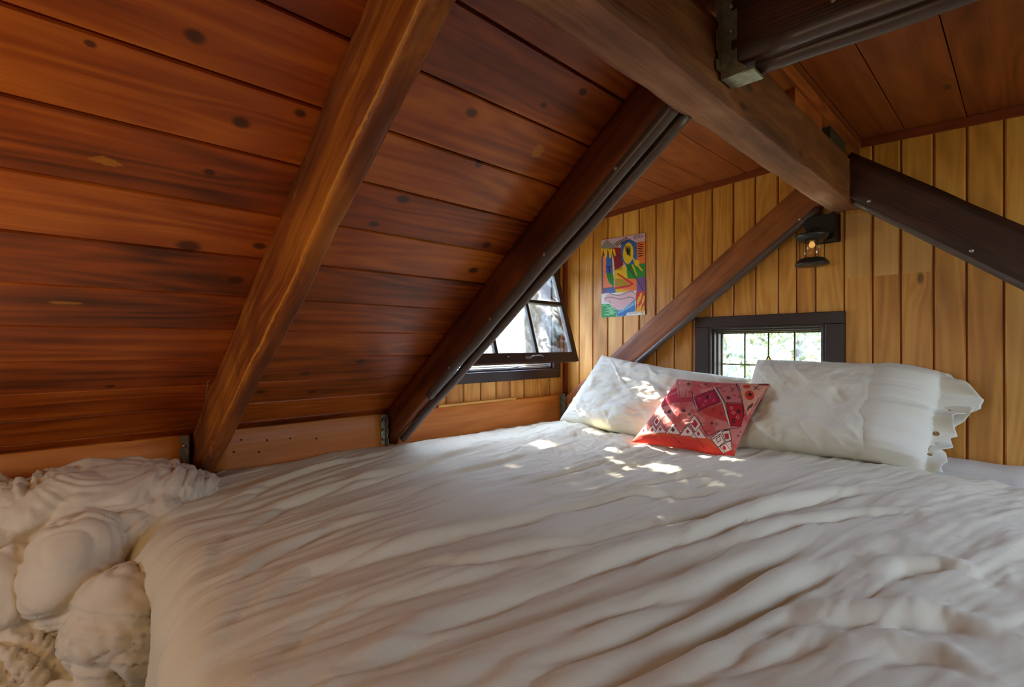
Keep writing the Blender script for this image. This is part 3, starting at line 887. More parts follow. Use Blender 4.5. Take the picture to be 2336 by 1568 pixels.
# ================================================================== WINDOW 2: open top-hung casement in the left wall
w2 = thing('window_2', 'dark casement window in the left wall, its sash swung open into the room', None, (-2.15, 1.75, -.23)); w2['kind'] = 'structure'
mb = MB(); fx = LX+.018; fy0, fy1, fz0, fz1 = 1.19, 2.333, -.226, .60
mb.box(LX+.0005, fx, fy0, fy1, fz0, LZ0, 1); mb.box(LX+.0005, fx, fy0, fy1, LZ1, fz1, 1)
mb.box(LX+.0005, fx, fy0, LY0, LZ0, LZ1, 2); mb.box(LX+.0005, fx, LY1, fy1, LZ0, LZ1, 2)
smooth_bevel(obj('window_frame', mb, M['sash_paint'], parent=w2), .003)
mb = MB()
mb.box(LX-.09, LX, LY0-.0, LY1, LZ0-.002, LZ0+.012, 1); mb.box(LX-.09, LX, LY0, LY1, LZ1-.012, LZ1, 1)
mb.box(LX-.09, LX, LY0, LY0+.012, LZ0, LZ1, 2); mb.box(LX-.09, LX, LY1-.012, LY1, LZ0, LZ1, 2)
obj('jamb', mb, M['sash_paint'], parent=w2)
mb = MB()
for k_, zz in enumerate((LZ0+.016, LZ0+.026)):
    mb.box(LX-.028-.02*k_, LX-.022-.02*k_, LY0+.012, LY1-.012, zz-.004, zz+.002, 1)
mb.tube([(LX-.01, 1.86, LZ0+.014), (LX+.035, 1.98, LZ0+.03)], .003, 8)
obj('metal_track', mb, M['steel'], parent=w2)
# sash: pivot at the top
ang = math.radians(17.3); pz = .50; px_ = LX+.014
sh = Vector((math.sin(ang), 0, -math.cos(ang))); so_ = Vector((math.cos(ang), 0, math.sin(ang)))
def SP(s_, y, k): v = Vector((px_, y, pz))+sh*s_+so_*k; return (v.x, v.y, v.z)
def sbox(mb, s0, s1, y0, y1, k0, k1, bid=.3):
    mb.hexa([SP(s1, y0, k0), SP(s1, y0, k1), SP(s1, y1, k1), SP(s1, y1, k0), SP(s0, y0, k0), SP(s0, y0, k1), SP(s0, y1, k1), SP(s0, y1, k0)], 1, bid)
sy0, sy1, SLn = 1.235, 2.268, .645
mb = MB()
sbox(mb, 0, .045, sy0, sy1, 0, .032); sbox(mb, SLn-.062, SLn, sy0, sy1, 0, .032)
sbox(mb, .045, SLn-.062, sy0, sy0+.045, 0, .032); sbox(mb, .045, SLn-.062, sy1-.045, sy1, 0, .032)
sash = obj('sash', mb, M['sash_paint'], parent=w2); smooth_bevel(sash, .003)
mb = MB()
for yy in (1.602, 1.915): sbox(mb, .045, SLn-.062, yy-.011, yy+.011, .004, .028)
sbox(mb, .253-.010, .253+.010, sy0+.045, sy1-.045, .004, .028)
obj('muntin', mb, M['sash_paint'], parent=sash)
mb = MB(); sbox(mb, .04, SLn-.055, sy0+.04, sy1-.04, .012, .015); obj('pane', mb, glass_mat('dusty_glass', (.96, .98, 1, 1), gloss=.04, dirt=.12), parent=sash)
mb = MB()
mb.tube([SP(SLn-.030, 1.84, .032), SP(SLn-.038, 1.86, .048), SP(SLn-.040, 1.91, .050), SP(SLn-.034, 1.945, .040)], .004, 8)
sbox(mb, SLn-.04, SLn-.022, 1.80, 1.845, .032, .036)
mb.tube([SP(SLn-.035, 1.665, .034), SP(SLn-.035, 1.665, .05)], .004, 8)
obj('latch', mb, M['steel'], parent=sash)

# ================================================================== LANTERN
lt = thing('wall_lantern', 'small black iron lantern on a black plate under the ridge beam end', 'lantern', (-.61, 2.30, .34))
mb = MB(); mb.box(-.668, -.545, D-.0125, D-.0015, .448, .568, 2); mb.box(-.665, -.55, D-.075, D-.012, .452, .565, 2)
smooth_bevel(obj('mounting_box', mb, M['blackbox'], parent=lt), .003)
lc = (-.617, 2.262, 0)
mb = MB(); mb.tube([(-.617, 2.33, .50), (-.617, 2.285, .505), (-.617, 2.262, .486)], .006, 8); obj('arm', mb, M['iron'], parent=lt)
mb = MB(); mb.lathe([(0, .488), (.020, .488), (.026, .480), (.030, .476), (.058, .473), (.063, .468), (.060, .460), (.050, .447), (.038, .441), (.028, .440), (0, .440)], (lc[0], lc[1], 0), 28)
for th in (20, 140, 260):
    a = math.radians(th); mb.lathe([(0, .470), (.004, .470), (.004, .482), (0, .484)], (lc[0]+.056*math.cos(a), lc[1]+.056*math.sin(a), 0), 8)
obj('top_gallery', mb, M['iron'], parent=lt)
mb = MB(); mb.lathe([(0, .3375), (.058, .3375), (.064, .341), (.063, .346), (.056, .358), (.046, .367), (.034, .371), (0, .371)], (lc[0], lc[1], 0), 28)
obj('base_dish', mb, M['iron'], parent=lt)
for th in (15, 75, 135, 195, 255, 315):
    a = math.radians(th); mb = MB()
    mb.tube([(lc[0]+.044*math.cos(a), lc[1]+.044*math.sin(a), .366), (lc[0]+.044*math.cos(a), lc[1]+.044*math.sin(a), .452)], .0016, 6)
    obj('rod', mb, M['iron'], parent=lt)
mb = MB(); mb.lathe([(.031, .371), (.034, .39), (.034, .42), (.030, .441)], (lc[0], lc[1], 0), 24); obj('glass_chimney', mb, M['lampglass'], parent=lt)
mb = MB(); mb.lathe([(0, .414), (.006, .415), (.011, .421), (.012, .428), (.008, .437), (.006, .441), (0, .441)], (lc[0], lc[1], 0), 16); obj('bulb', mb, M['bulb'], parent=lt)

# ================================================================== PICTURE
def inpoly(px, py, poly):
    ins = np.zeros(px.shape, bool); n = len(poly); j = n-1
    for i in range(n):
        xi, yi = poly[i]; xj, yj = poly[j]
        c = ((yi > py) != (yj > py)) & (px < (xj-xi)*(py-yi)/((yj-yi) if yj != yi else 1e-9)+xi)
        ins ^= c; j = i
    return ins
def dline(px, py, pts):
    d = np.full(px.shape, 1e9)
    for (ax, ay), (bx_, by) in zip(pts, pts[1:]):
        vx, vy = bx_-ax, by-ay; L2 = vx*vx+vy*vy+1e-9
        t = np.clip(((px-ax)*vx+(py-ay)*vy)/L2, 0, 1)
        d = np.minimum(d, np.hypot(px-ax-t*vx, py-ay-t*vy))
    return d
class Canvas:
    lw = 1.25
    def __init__(s, X, Y, base): s.X = X; s.Y = Y; s.C = np.ones(X.shape+(4,)); s.C[..., :3] = lin(base)
    def fill(s, poly, c, m=None):
        k = inpoly(s.X, s.Y, poly)
        if m is not None: k &= m
        s.C[k, :3] = lin(c)
    def ell(s, cx, cy, rx, ry, c, rot=0.0):
        a = math.radians(rot); dx = s.X-cx; dy = s.Y-cy
        k = ((dx*math.cos(a)+dy*math.sin(a))/rx)**2+((-dx*math.sin(a)+dy*math.cos(a))/ry)**2 < 1
        s.C[k, :3] = lin(c)
    def line(s, pts, w, c):
        s.C[dline(s.X, s.Y, pts) < w*s.lw/2, :3] = lin(c)
nu, nv = 230, 350
def chaikin(p, n=3, closed=True):
    for _ in range(n):
        q = []
        m = len(p)
        for i in range(m if closed else m-1):
            a, b = p[i], p[(i+1) % m]
            q += [(a[0]*.75+b[0]*.25, a[1]*.75+b[1]*.25), (a[0]*.25+b[0]*.75, a[1]*.25+b[1]*.75)]
        if not closed: q = [p[0]]+q+[p[-1]]
        p = q
    return p
U, V = np.meshgrid(np.linspace(0, 1, nu), np.linspace(0, 1, nv), indexing='ij')      # V from top to bottom
AX = 212+675*U; AY = 262-127*U+(1198+77*U)*V
cv = Canvas(AX, AY, (205, 165, 185))
yel, blu, grn, red, org, pur, blk, wht = (225, 180, 20), (60, 90, 165), (45, 130, 45), (175, 25, 35), (225, 110, 40), (120, 75, 150), (25, 22, 25), (225, 225, 230)
cv.fill([(212, 380), (430, 370), (560, 370), (560, 640), (430, 740), (212, 700)], (150, 28, 36))
cv.fill([(530, 290), (660, 230), (765, 290), (765, 620), (600, 640), (530, 560)], blu)
cv.fill([(765, 275), (890, 262), (890, 615), (765, 615)], org)
cv.fill([(610, 625), (890, 610), (890, 845), (620, 860)], grn)
cv.fill([(760, 840), (890, 820), (890, 1050), (765, 1050)], pur)
cv.fill([(430, 720), (600, 640), (630, 860), (640, 1090), (430, 1090)], yel)
cv.fill([(600, 850), (765, 850), (765, 1035), (640, 1035), (430, 1000), (430, 860)], (235, 120, 60))
cv.fill([(440, 850), (520, 850), (640, 925), (620, 960), (440, 970)], (170, 140, 15))
cv.fill([(212, 530), (290, 500), (250, 700), (300, 930), (420, 990), (420, 1060), (212, 1090)], (110, 80, 120))
cv.fill([(240, 520), (300, 460), (290, 700), (320, 900), (390, 985), (240, 1000)], (235, 130, 90))
cv.fill([(310, 470), (385, 470), (415, 700), (410, 985), (330, 900), (285, 750), (290, 560)], blu)
cv.fill([(290, 770), (415, 760), (415, 985), (330, 910)], grn)
cv.fill([(385, 460), (410, 540), (425, 700), (415, 860), (400, 760)], (235, 190, 170))
cv.fill([(300, 1000), (440, 1010), (440, 1075), (290, 1075)], (70, 110, 180))
cv.fill([(212, 400), (212, 360), (260, 300), (300, 250), (340, 270), (370, 300), (420, 320), (470, 370), (330, 390)], (140, 128, 125))
for i in range(6):
    x_ = 225+38*i; cv.line([(x_, 400+6*(i % 2)), (x_-20+40*(i % 2), 520-30*(i % 2))], 26, yel)
cv.ell(635, 455, 78, 165, yel, 4)
for i in range(12):
    cv.line([(585+8*i, 330+20*(i % 3)), (600+6*i, 420+8*i)], 5, (70, 55, 20))
cv.ell(630, 425, 20, 60, blk)
for i in range(9): cv.line([(430+22*i, 300-12*i), (470+22*i, 350-12*i)], 10, blk)
for i in range(7): cv.line([(720+20*i, 170), (735+20*i, 240-6*i)], 6, (60, 50, 60))
for i in range(14): cv.line([(430, 430+22*i), (545, 500+22*i-6*i)], 5, (40, 10, 14))
for i in range(6): cv.line([(785, 300+40*i), (845, 320+34*i)], 12, blk)
cv.line([(480, 780), (600, 860), (700, 930), (640, 965), (440, 1000)], 24, (200, 50, 25))
cv.line([(600, 640), (700, 770), (800, 920), (860, 1040)], 9, (25, 60, 30))
cv.line([(705, 530), (760, 620), (840, 720)], 20, yel); cv.ell(765, 605, 38, 50, yel); cv.line([(700, 640), (760, 790)], 18, yel)
for i in range(5): cv.line([(640+24*i, 660+30*i), (670+22*i, 640+34*i)], 10, (20, 60, 30))
cv.fill([(212, 1095), (760, 1040), (760, 1440), (212, 1470)], wht)
cv.fill(chaikin([(250, 1150), (330, 1070), (480, 1115), (640, 1030), (760, 1080), (770, 1170), (640, 1260), (540, 1340), (430, 1335), (370, 1225), (255, 1220)]), (218, 176, 190))
cv.line(chaikin([(340, 1075), (420, 1110), (520, 1110), (620, 1060), (700, 1040), (760, 1100)], 3, False), 6, (60, 40, 50))
cv.line(chaikin([(265, 1170), (330, 1135), (420, 1150), (540, 1180), (660, 1125), (740, 1165), (800, 1230)], 3, False), 6, (60, 40, 50))
cv.line([(340, 1190), (390, 1290), (480, 1340)], 5, (60, 40, 50))
cv.fill([(212, 1250), (340, 1240), (400, 1310), (480, 1350), (450, 1450), (212, 1470)], (60, 150, 90))
for i in range(12): cv.line([(225+(i*67) % 210, 1270+14*i), (290+(i*67) % 180, 1260+14*i)], 9, (150, 205, 160))
cv.fill([(470, 1345), (560, 1330), (640, 1260), (740, 1170), (745, 1350), (620, 1430), (465, 1440)], (60, 120, 185))
for i in range(10): cv.line([(480+26*i, 1400-14*i), (500+26*i, 1350-16*i)], 9, (150, 195, 225))
cv.fill([(620, 1380), (890, 1340), (890, 1430), (600, 1440)], wht)
for i in range(9): cv.line([(640+26*i, 1410-4*i), (660+26*i, 1370-3*i)], 6, (150, 150, 160))
cv.fill([(755, 1050), (890, 1040), (890, 1345), (750, 1365)], (195, 50, 45))
for (a, b) in ((790, 1190), (820, 1130), (860, 1180), (780, 1330), (820, 1310), (860, 1340)): cv.ell(a, b, 16, 70, (235, 170, 30), 12)
cv.ell(275, 720, 4, 4, blk); cv.line([(300, 680), (380, 660)], 14, (40, 40, 80)); cv.line([(340, 680), (345, 750)], 22, (40, 40, 90))
# sheet geometry: front grid with slight curl + back
xl, xr = -1.834, -1.5125
PX = xl+(xr-xl)*U; PZ = (.674+(.6635-.674)*U)+((.173+(.177-.173)*U)-(.674+(.6635-.674)*U))*V
curl = .004*np.exp(-((U-1)**2+(V-1)**2)*18)+.003*np.exp(-((U-0)**2+(V)**2)*22)+.0008*np.sin(U*7)
PY = D-.004-curl
P = np.stack([PX, PY, PZ], -1)
mb = MB(); mb.grid(P, flip=False)
P2 = P.copy(); P2[..., 1] += .0015
mb.grid(P2[::1], flip=True)
ex = np.concatenate([cv.C.reshape(-1, 4), np.tile(np.array([[.8, .8, .8, 1]]), (nu*nv, 1))])
tag(obj('picture_sheet', mb, M['art'], extra=ex), 'unframed sheet of bright abstract drawing pinned on the yellow board wall', 'picture')

# ================================================================== BED
mb = MB()
def slab(mb, x0, x1, y0, y1, z0, z1, r, n=5):
    """box with rounded vertical corners and top edge"""
    ring = []
    for (cx_, cy_, a0) in ((x1-r, y1-r, 0), (x0+r, y1-r, 90), (x0+r, y0+r, 180), (x1-r, y0+r, 270)):
        for i in range(n+1):
            a = math.radians(a0+90*i/n); ring.append((cx_, cy_, math.cos(a), math.sin(a)))
    prof = [(r, z0)]+[(r, z0+.0)]+[(r*math.cos(math.radians(90*i/n)), z1-r+r*math.sin(math.radians(90*i/n))) for i in range(n+1)]
    rows = []
    for (rr, z) in prof:
        rows.append(len(mb.v))
        for (cx_, cy_, c_, s_) in ring: mb.v.append((cx_+c_*rr, cy_+s_*rr, z))
    m = len(ring)
    for a, b in zip(rows, rows[1:]):
        for k in range(m):
            k2 = (k+1) % m; mb.face((a+k, a+k2, b+k2, b+k), [(0, 0)]*4, 0, True)
    mb.face([rows[-1]+k for k in range(m)], [(0, 0)]*m, 0, True); mb.face([rows[0]+k for k in reversed(range(m))], [(0, 0)]*m)
bed = thing('bed', 'wide low bed with white sheeted mattress against the left and gable walls', 'bed', (-1.05, 1.3, -1.0))
slab(mb, -2.00, -.02, .20, 2.365, -1.0, -.79, .03); obj('foundation', mb, M['foundation'], parent=bed)
mb = MB(); slab(mb, -2.00, .03, .20, 2.37, -.79, -.53, .05)
mb2 = MB()
obj('mattress', mb, M['sheet'], parent=bed)
# raised head part of the sheeted mattress topper at the right rear
n1, n2 = 70, 60
A, B = np.meshgrid(np.linspace(-2.08, .085, n1), np.linspace(1.9, 2.385, n2), indexing='ij')
zz = -.545+.095*sstep(-1.2, -.3, A)+.012*fbm(A*3, B*4)+.02*sstep(2.15, 2.38, B)
ed = sstep(-.02, .085, A); zz = zz-.12*ed**2-.0
mbk = MB(); mbk.grid(np.stack([A, B, zz], -1))
low = np.stack([A, B, np.minimum(zz-.02, -.60)], -1); mbk.grid(low, flip=True)
for e in (0, -1):
    st = np.stack([np.stack([A[e], B[e], zz[e]], -1), low[e]], 0); mbk.grid(st)
    st = np.stack([np.stack([A[:, e], B[:, e], zz[:, e]], -1), low[:, e]], 0); mbk.grid(st)
obj('bottom_sheet', mbk, M['sheet'], parent=bed)

# ---- duvet: draped surface with directional folds
STROKES = [
    ([(-1.496, 0.468), (-1.584, 0.724), (-1.641, 1.04), (-1.719, 1.469)], 1, 1.2),
    ([(-1.524, 0.217), (-1.734, 0.399), (-1.863, 0.684), (-1.869, 0.956)], 1, 1.0),
    ([(-1.323, 0.226), (-1.508, 0.395), (-1.61, 0.653), (-1.628, 0.949)], 0.9, 0.9),
    ([(-1.062, 0.166), (-1.161, 0.267), (-1.233, 0.452), (-1.228, 0.628)], 1, 0.9),
    ([(-0.951, 0.19), (-1.026, 0.321), (-1.005, 0.459), (-0.976, 0.618), (-0.953, 0.814), (-0.889, 1.012)], 1.1, 1.1),
    ([(-0.888, 0.509), (-0.808, 0.618), (-0.775, 0.746), (-0.719, 0.867), (-0.689, 1.067)], 1.1, 0.9),
    ([(-0.798, 0.249), (-0.819, 0.383), (-0.79, 0.511), (-0.758, 0.66), (-0.687, 0.828)], 0.8, 0.9),
    ([(-0.654, 0.252), (-0.692, 0.417), (-0.672, 0.6), (-0.63, 0.819), (-0.585, 1.06)], 1.1, 1.0),
    ([(-0.566, 0.341), (-0.561, 0.464), (-0.533, 0.597), (-0.49, 0.742), (-0.438, 0.897), (-0.392, 1.103), (-0.371, 1.362)], 1.5, 1.1),
    ([(-0.515, 0.395), (-0.512, 0.532), (-0.476, 0.62), (-0.433, 0.765), (-0.396, 0.92)], 1.2, 1.0),
    ([(-0.467, 0.449), (-0.43, 0.592), (-0.374, 0.767), (-0.346, 0.896), (-0.316, 1.058), (-0.271, 1.222)], 1.6, 1.1),
    ([(-0.655, 0.746), (-0.603, 0.914), (-0.548, 1.122), (-0.498, 1.401), (-0.407, 1.699), (-0.304, 1.797)], 1.3, 1.0),
    ([(-0.925, 1.053), (-0.893, 1.279), (-0.833, 1.572), (-0.718, 1.744)], 0.7, 0.8),
    ([(-1.139, 1.071), (-1.143, 1.352), (-1.136, 1.724)], 0.7, 0.8),
    ([(-0.946, 0.733), (-0.931, 0.964), (-0.867, 1.241), (-0.72, 1.474), (-0.592, 1.726)], 0.9, 0.9),
    ([(-0.289, 0.853), (-0.246, 0.948), (-0.18, 1.018), (-0.105, 1.102), (-0.029, 1.108)], 1.3, 1.1),
    ([(-0.322, 0.66), (-0.288, 0.745), (-0.262, 0.826), (-0.215, 0.899)], 1.2, 1.0),
    ([(-0.219, 1.17), (-0.183, 1.268), (-0.126, 1.321), (-0.07, 1.326)], 1.2, 0.9),
    ([(-0.352, 0.589), (-0.328, 0.7), (-0.304, 0.825), (-0.294, 0.943)], 1.0, 1.0),
    ([(-0.695, 0.995), (-0.635, 1.198), (-0.572, 1.453), (-0.516, 1.74)], 0.9, 0.8),
    ([(-0.202, 0.842), (-0.152, 0.929), (-0.089, 0.969), (-0.037, 0.946)], 1.0, 1.0),
    ([(-1.428, 0.608), (-1.444, 0.841), (-1.464, 1.134), (-1.463, 1.544)], 0.8, 1.0),
    ([(-0.483, 1.1), (-0.425, 1.365), (-0.321, 1.553), (-0.195, 1.648)], 0.9, 0.8),
    ([(-1.093, 0.12), (-1.294, 0.184), (-1.496, 0.299)], 0.35, 1.0),
    ([(-0.788, 0.097), (-0.904, 0.129), (-1.037, 0.207), (-1.144, 0.319)], 0.35, 1.2),
    ([(-0.735, 0.147), (-0.829, 0.231), (-0.882, 0.358)], 0.4, 1.2),
]

def fold_height(X, Y):
    x0 = (X-.425*(Y-.5))/(1+.45*(Y-.5))
    wob = .04*vnoise(X*2.3, Y*1.3, 4.2)
    h = .0085*fbm((x0+wob)*13, Y*1.5, 1.0, 3)
    r = 1-np.abs(vnoise((x0+wob)*21+8, Y*2.2, 7.0))*2
    h += .0045*np.clip(r, 0, 1)**2
    h += .0022*fbm((x0+wob)*46, Y*4.5, 2.0, 3)
    h += .014*fbm(X*2.2+5, Y*1.8, 3.0, 2)
    r2 = 1-np.abs(vnoise((x0+wob)*62+3, Y*4.0+X*3, 5.5))*2
    h += .0022*np.clip(r2, 0, 1)**2*(.4+.6*sstep(-.2, .4, vnoise(X*3, Y*3, 8.)))
    h += .0011*fbm((x0+wob)*110, Y*12, 6.0, 2)
    k2 = sstep(-.9, -1.25, X)*sstep(1.1, 1.6, Y)
    h += k2*(.004*fbm(X*16, Y*16, 2.0, 3)+.003*(1-np.abs(vnoise((X+Y)*22, (X-Y)*12, 3.))*2))
    # crumpled zone towards the right hand side
    k = sstep(-.55, -.1, X)
    h += k*(.006*fbm(X*6+2, Y*7+.6*X*8, 9.0, 2)+.0018*(1-np.abs(vnoise(X*19, Y*15, 3.3))*2))
    for pts, a, w in STROKES:
        best = np.full(X.shape, 9.0); sg = np.zeros(X.shape); tt = np.zeros(X.shape); n = len(pts)-1
        for i in range(n):
            (ax, ay), (bx_, by) = pts[i], pts[i+1]
            vx, vy = bx_-ax, by-ay; L2 = vx*vx+vy*vy
            t = np.clip(((X-ax)*vx+(Y-ay)*vy)/L2, 0, 1)
            dx = X-ax-t*vx; dy = Y-ay-t*vy; d = np.hypot(dx, dy)
            m = d < best
            best = np.where(m, d, best); sg = np.where(m, np.sign(vx*dy-vy*dx), sg); tt = np.where(m, (i+t)/n, tt)
        sd = best*sg; ww = .024*w
        fade = np.clip(np.sin(np.pi*np.clip(tt, 0.02, 0.98)), 0, 1)**.6*sstep(.35, .0, best)
        h += fade*.0135*a*(np.exp(-((sd-.3*ww)/ww)**2)-.75*np.exp(-((sd+1.0*ww)/(.75*ww))**2))
    return h
def duvet_base(X, Y):
    z = -.492+.055*sstep(-1.1, -.15, X)*sstep(.9, 2.1, Y)
    z = z-.02*sstep(-1.95, -2.13, X)*sstep(.3, .8, Y)
    z = z-.035*sstep(.75, .1, Y)*sstep(-1.9, -1.2, X)*0
    return z
def foot_line(X):
    return .075+.19*sstep(-1.62, -2.12, X)+.012*np.sin(X*9)
R = .095
na, nb = 560, 620
a1 = np.linspace(-2.135, .52, na); b1 = np.linspace(-.46, 2.19, nb)
A, B = np.meshgrid(a1, b1, indexing='ij')
xc = np.clip(A, -9, .11)
yf = foot_line(xc)+R
yc = np.maximum(B, yf)
dx = A-xc; dy = B-yc; d = np.hypot(dx, dy)+1e-9
nx_ = dx/d; ny_ = dy/d
arc = np.minimum(d/R, math.pi/2)
off = R*np.sin(arc); drop = R*(1-np.cos(arc))+np.maximum(d-R*math.pi/2, 0)
hang = np.clip((drop-.05)/.35, 0, 1)
along = xc*1.0-yc*1.0
off = off+hang*(.030*np.sin(along*17+1.5*np.sin(along*5))+.018*fbm(along*9, drop*2, 5., 3))+.01*hang
topw = sstep(.12, 0, d)
H = fold_height(A, B)
X = xc+nx_*off; Y = yc+ny_*off
Z = duvet_base(xc, yc)-drop+H*(.35+.65*topw)
Y = Y+ny_*H*(1-topw)*1.2; X = X+nx_*H*(1-topw)*1.2
# head edge rolls down on the sheet
Z = Z-.045*sstep(2.135, 2.19, B)
X = np.maximum(X, -2.095)
Z = np.maximum(Z, -.992+.01*vnoise(A*9, B*9))
mb = MB(); mb.grid(np.stack([X, Y, Z], -1), flip=False)
dv = obj('duvet', mb, M['duvet'])
tag(dv, 'rumpled white cotton duvet spread over the wide bed', 'duvet')
so2 = dv.modifiers.new('thick', 'SOLIDIFY'); so2.thickness = .006; so2.offset = -1

# ---- pillows
def pillow_surf(TL, TR, BL, BR, T, side, n=150, m=120, pin=.06, ex=2.4, wr=.006, seed=0.0, nrm=None, sag=0.0, tb=1.0, wr2=.0):
    TL, TR, BL, BR = [np.array(p, float) for p in (TL, TR, BL, BR)]
    U, V = np.meshgrid(np.linspace(-1, 1, n), np.linspace(-1, 1, m), indexing='ij')
    U = np.sin(U*math.pi/2)*.35+U*.65; V = np.sin(V*math.pi/2)*.35+V*.65
    pu = U*(1-pin*(1-V**2)*np.abs(U)); pv = V*(1-pin*(1-U**2)*np.abs(V))
    s_ = (pu+1)/2; t_ = (pv+1)/2
    P = (BL*((1-s_)*(1-t_))[..., None]+BR*(s_*(1-t_))[..., None]+TL*((1-s_)*t_)[..., None]+TR*(s_*t_)[..., None])
    N = np.cross((BR-BL)+(TR-TL), (TL-BL)+(TR-BR)); N /= np.linalg.norm(N)
    if N[1] > 0: N = -N
    prof = np.sqrt(np.clip((1-np.abs(U)**ex)*(1-np.abs(V)**ex), 0, 1))
    rad = np.hypot(U, V)
    w = wr*fbm(U*3.2+seed, V*3.0+seed*2, side*3.0, 4)*prof
    # gathers running in from the edges
    e = sstep(.5, 1.0, np.abs(U)); e2 = sstep(.6, 1.0, np.abs(V))
    w = w+(wr*.55*e*vnoise(V*11+seed, U*1.2, 2.0+side)+wr*.45*e2*vnoise(U*12+seed, V*1.2, 8.0+side))*np.minimum(1, prof*2.2)
    if wr2: w = w+wr2*np.clip(1-np.abs(vnoise((U*.8+V*.55)*4.5+seed, (V*.8-U*.55)*1.3, 5.0))*3.2, 0, 1)*prof
    th = T*prof*(1+.12*vnoise(U*1.5+seed, V*1.5, 1.0)) * (1+(tb-1)*(1-V)/2)
    P = P+N*(side*(th+w))[..., None]
    P[..., 2] -= sag*(1-U**2)*(V+1)/2
    return P, U, V, N
def make_pillow(name, label, cat, group, mat, part, **k):
    t = thing(name, label, cat, tuple((np.array(k['BL'])+np.array(k['BR']))/2), group)
    mb = MB()
    F, U, V, N = pillow_surf(side=1, **k); Bk, _, _, _ = pillow_surf(side=-1, **k)
    uv = np.stack([(U+1)/2, (V+1)/2], -1)
    mb.grid(F, uvs=uv); mb.grid(Bk, uvs=uv, flip=True)
    return t, mb, F, N
kR = dict(TL=(-.850, 2.300, -.072), TR=(-.205, 2.32, -.080), BL=(-.90, 2.13, -.475), BR=(-.225, 2.13, -.425), T=.095, pin=.03, ex=2.7, wr=.010, seed=4.0, tb=1.35, wr2=.006)
kB = dict(kR); kB['ex'] = 3.4; kB['TR'] = (-.290, 2.318, -.080); kB['BR'] = (-.315, 2.13, -.432)
t, mb, F, N = make_pillow('pillow', 'white pillow with buttoned open end, leaning on the wall right of the red cushion', 'pillow', 'white pillows at the head of the bed', M['pillow'], 'body', **kB)
obj('pillow_body', mb, M['pillow'], parent=t)
# buttoned open end of the pillowcase
prof_v = np.array([-1, -.72, -.52, -.42, -.28, -.12, .10, .28, .48, .75, 1.0])
prof_o = np.array([.02, .062, .045, .018, .070, .055, .075, .118, .120, .075, .02])
nn, mm = 46, 120
SS, VV = np.meshgrid(np.linspace(0, 1, nn), np.linspace(-1, 1, mm), indexing='ij')
TLp, TRp, BLp, BRp = [np.array(kR[q]) for q in ('TL', 'TR', 'BL', 'BR')]
for layer, sgn in (('front', 1), ('back', -1)):
    o_ = np.interp(VV+(.16 if sgn < 0 else 0), prof_v, prof_o)+.006*vnoise(VV*9, SS*0, 3.0*sgn)
    if sgn < 0: o_ = o_*.8+.004
    base_u = .35
    s_ = (base_u+1)/2; tt = (VV*.985*(1-.0*SS)+1)/2
    start = BLp*((1-s_)*(1-tt))[..., None]+BRp*(s_*(1-tt))[..., None]+TLp*((1-s_)*tt)[..., None]+TRp*(s_*tt)[..., None]
    dirx = (TRp-TLp); dirx = dirx/np.linalg.norm(dirx)
    length = .31*(1-base_u)*.98+o_
    ue = np.clip(base_u+SS*length/.31, 0, 1)
    th = np.maximum(kR['T']*np.sqrt(np.clip((1-ue**2.7)*(1-np.abs(VV)**2.7), 0, 1))*(1+.35*(1-VV)/2), .004)+.010*sstep(0, .3, SS)-.012*sstep(.25, 0, SS)
    wave = SS**2*(.022*np.sin(VV*8+1.0+sgn)+.012*np.sin(VV*17+2*sgn))+SS*(1-SS)*(.022*vnoise(VV*9, SS*1.2, 4.0)+.007*vnoise(VV*20, SS*1.0, 7.0))
    P = start+dirx*(SS*length)[..., None]+N*(sgn*th+wave)[..., None]
    P[..., 2] -= .03*SS**2*np.abs(VV)
    mbf = MB(); mbf.grid(P, flip=(sgn < 0))
    fo = obj('case_flap', mbf, M['pillow'], parent=t)
    md = fo.modifiers.new('t', 'SOLIDIFY'); md.thickness = .002
    if sgn == 1: PF = P; flap0 = fo
def button(P, i, j, parent, r=.0085):
    p = P[i, j]; a = P[i+1, j]-p; b = P[i, j+1]-p; n = np.cross(a, b); n /= np.linalg.norm(n)
    if n[1] > 0: n = -n
    q = Vector(n).to_track_quat('Z', 'Y')
    mb = MB()
    mb.lathe([(0, 0), (r, 0), (r, .0018), (r*.8, .0026), (r*.7, .0018), (0, .0018)], (0, 0, 0), 18)
    v2 = []
    for v in mb.v:
        w_ = q @ Vector(v); v2.append((w_.x+p[0]+n[0]*.0015, w_.y+p[1]+n[1]*.0015, w_.z+p[2]+n[2]*.0015))
    mb.v = v2
    obj('button', mb, M['shell'], parent=parent)['label'] = 'brown shell button'
for (i, j) in ((37, 71), (37, 42), (37, 20)): button(PF, i, j, flap0)

kL = dict(TL=(-1.735, 2.27, -.065), TR=(-.86, 2.30, -.165), BL=(-1.93, 2.10, -.475), BR=(-1.0, 2.03, -.485), T=.085, pin=.03, ex=2.5, wr=.016, seed=9.0, sag=.012, tb=1.2, wr2=.010)
t, mb, F, N = make_pillow('pillow', 'crinkled white pillow in the left corner, behind the red cushion', 'pillow', 'white pillows at the head of the bed', M['pillow'], 'body', **kL)
obj('pillow_body', mb, M['pillow'], parent=t)
def edge_strip(kk, j, name, parent, mat, w=.012, amp=.004, fr=40):
    pass
for (i, j) in ((3, 55), (4, 30)): button(F, i, j, t, .007)

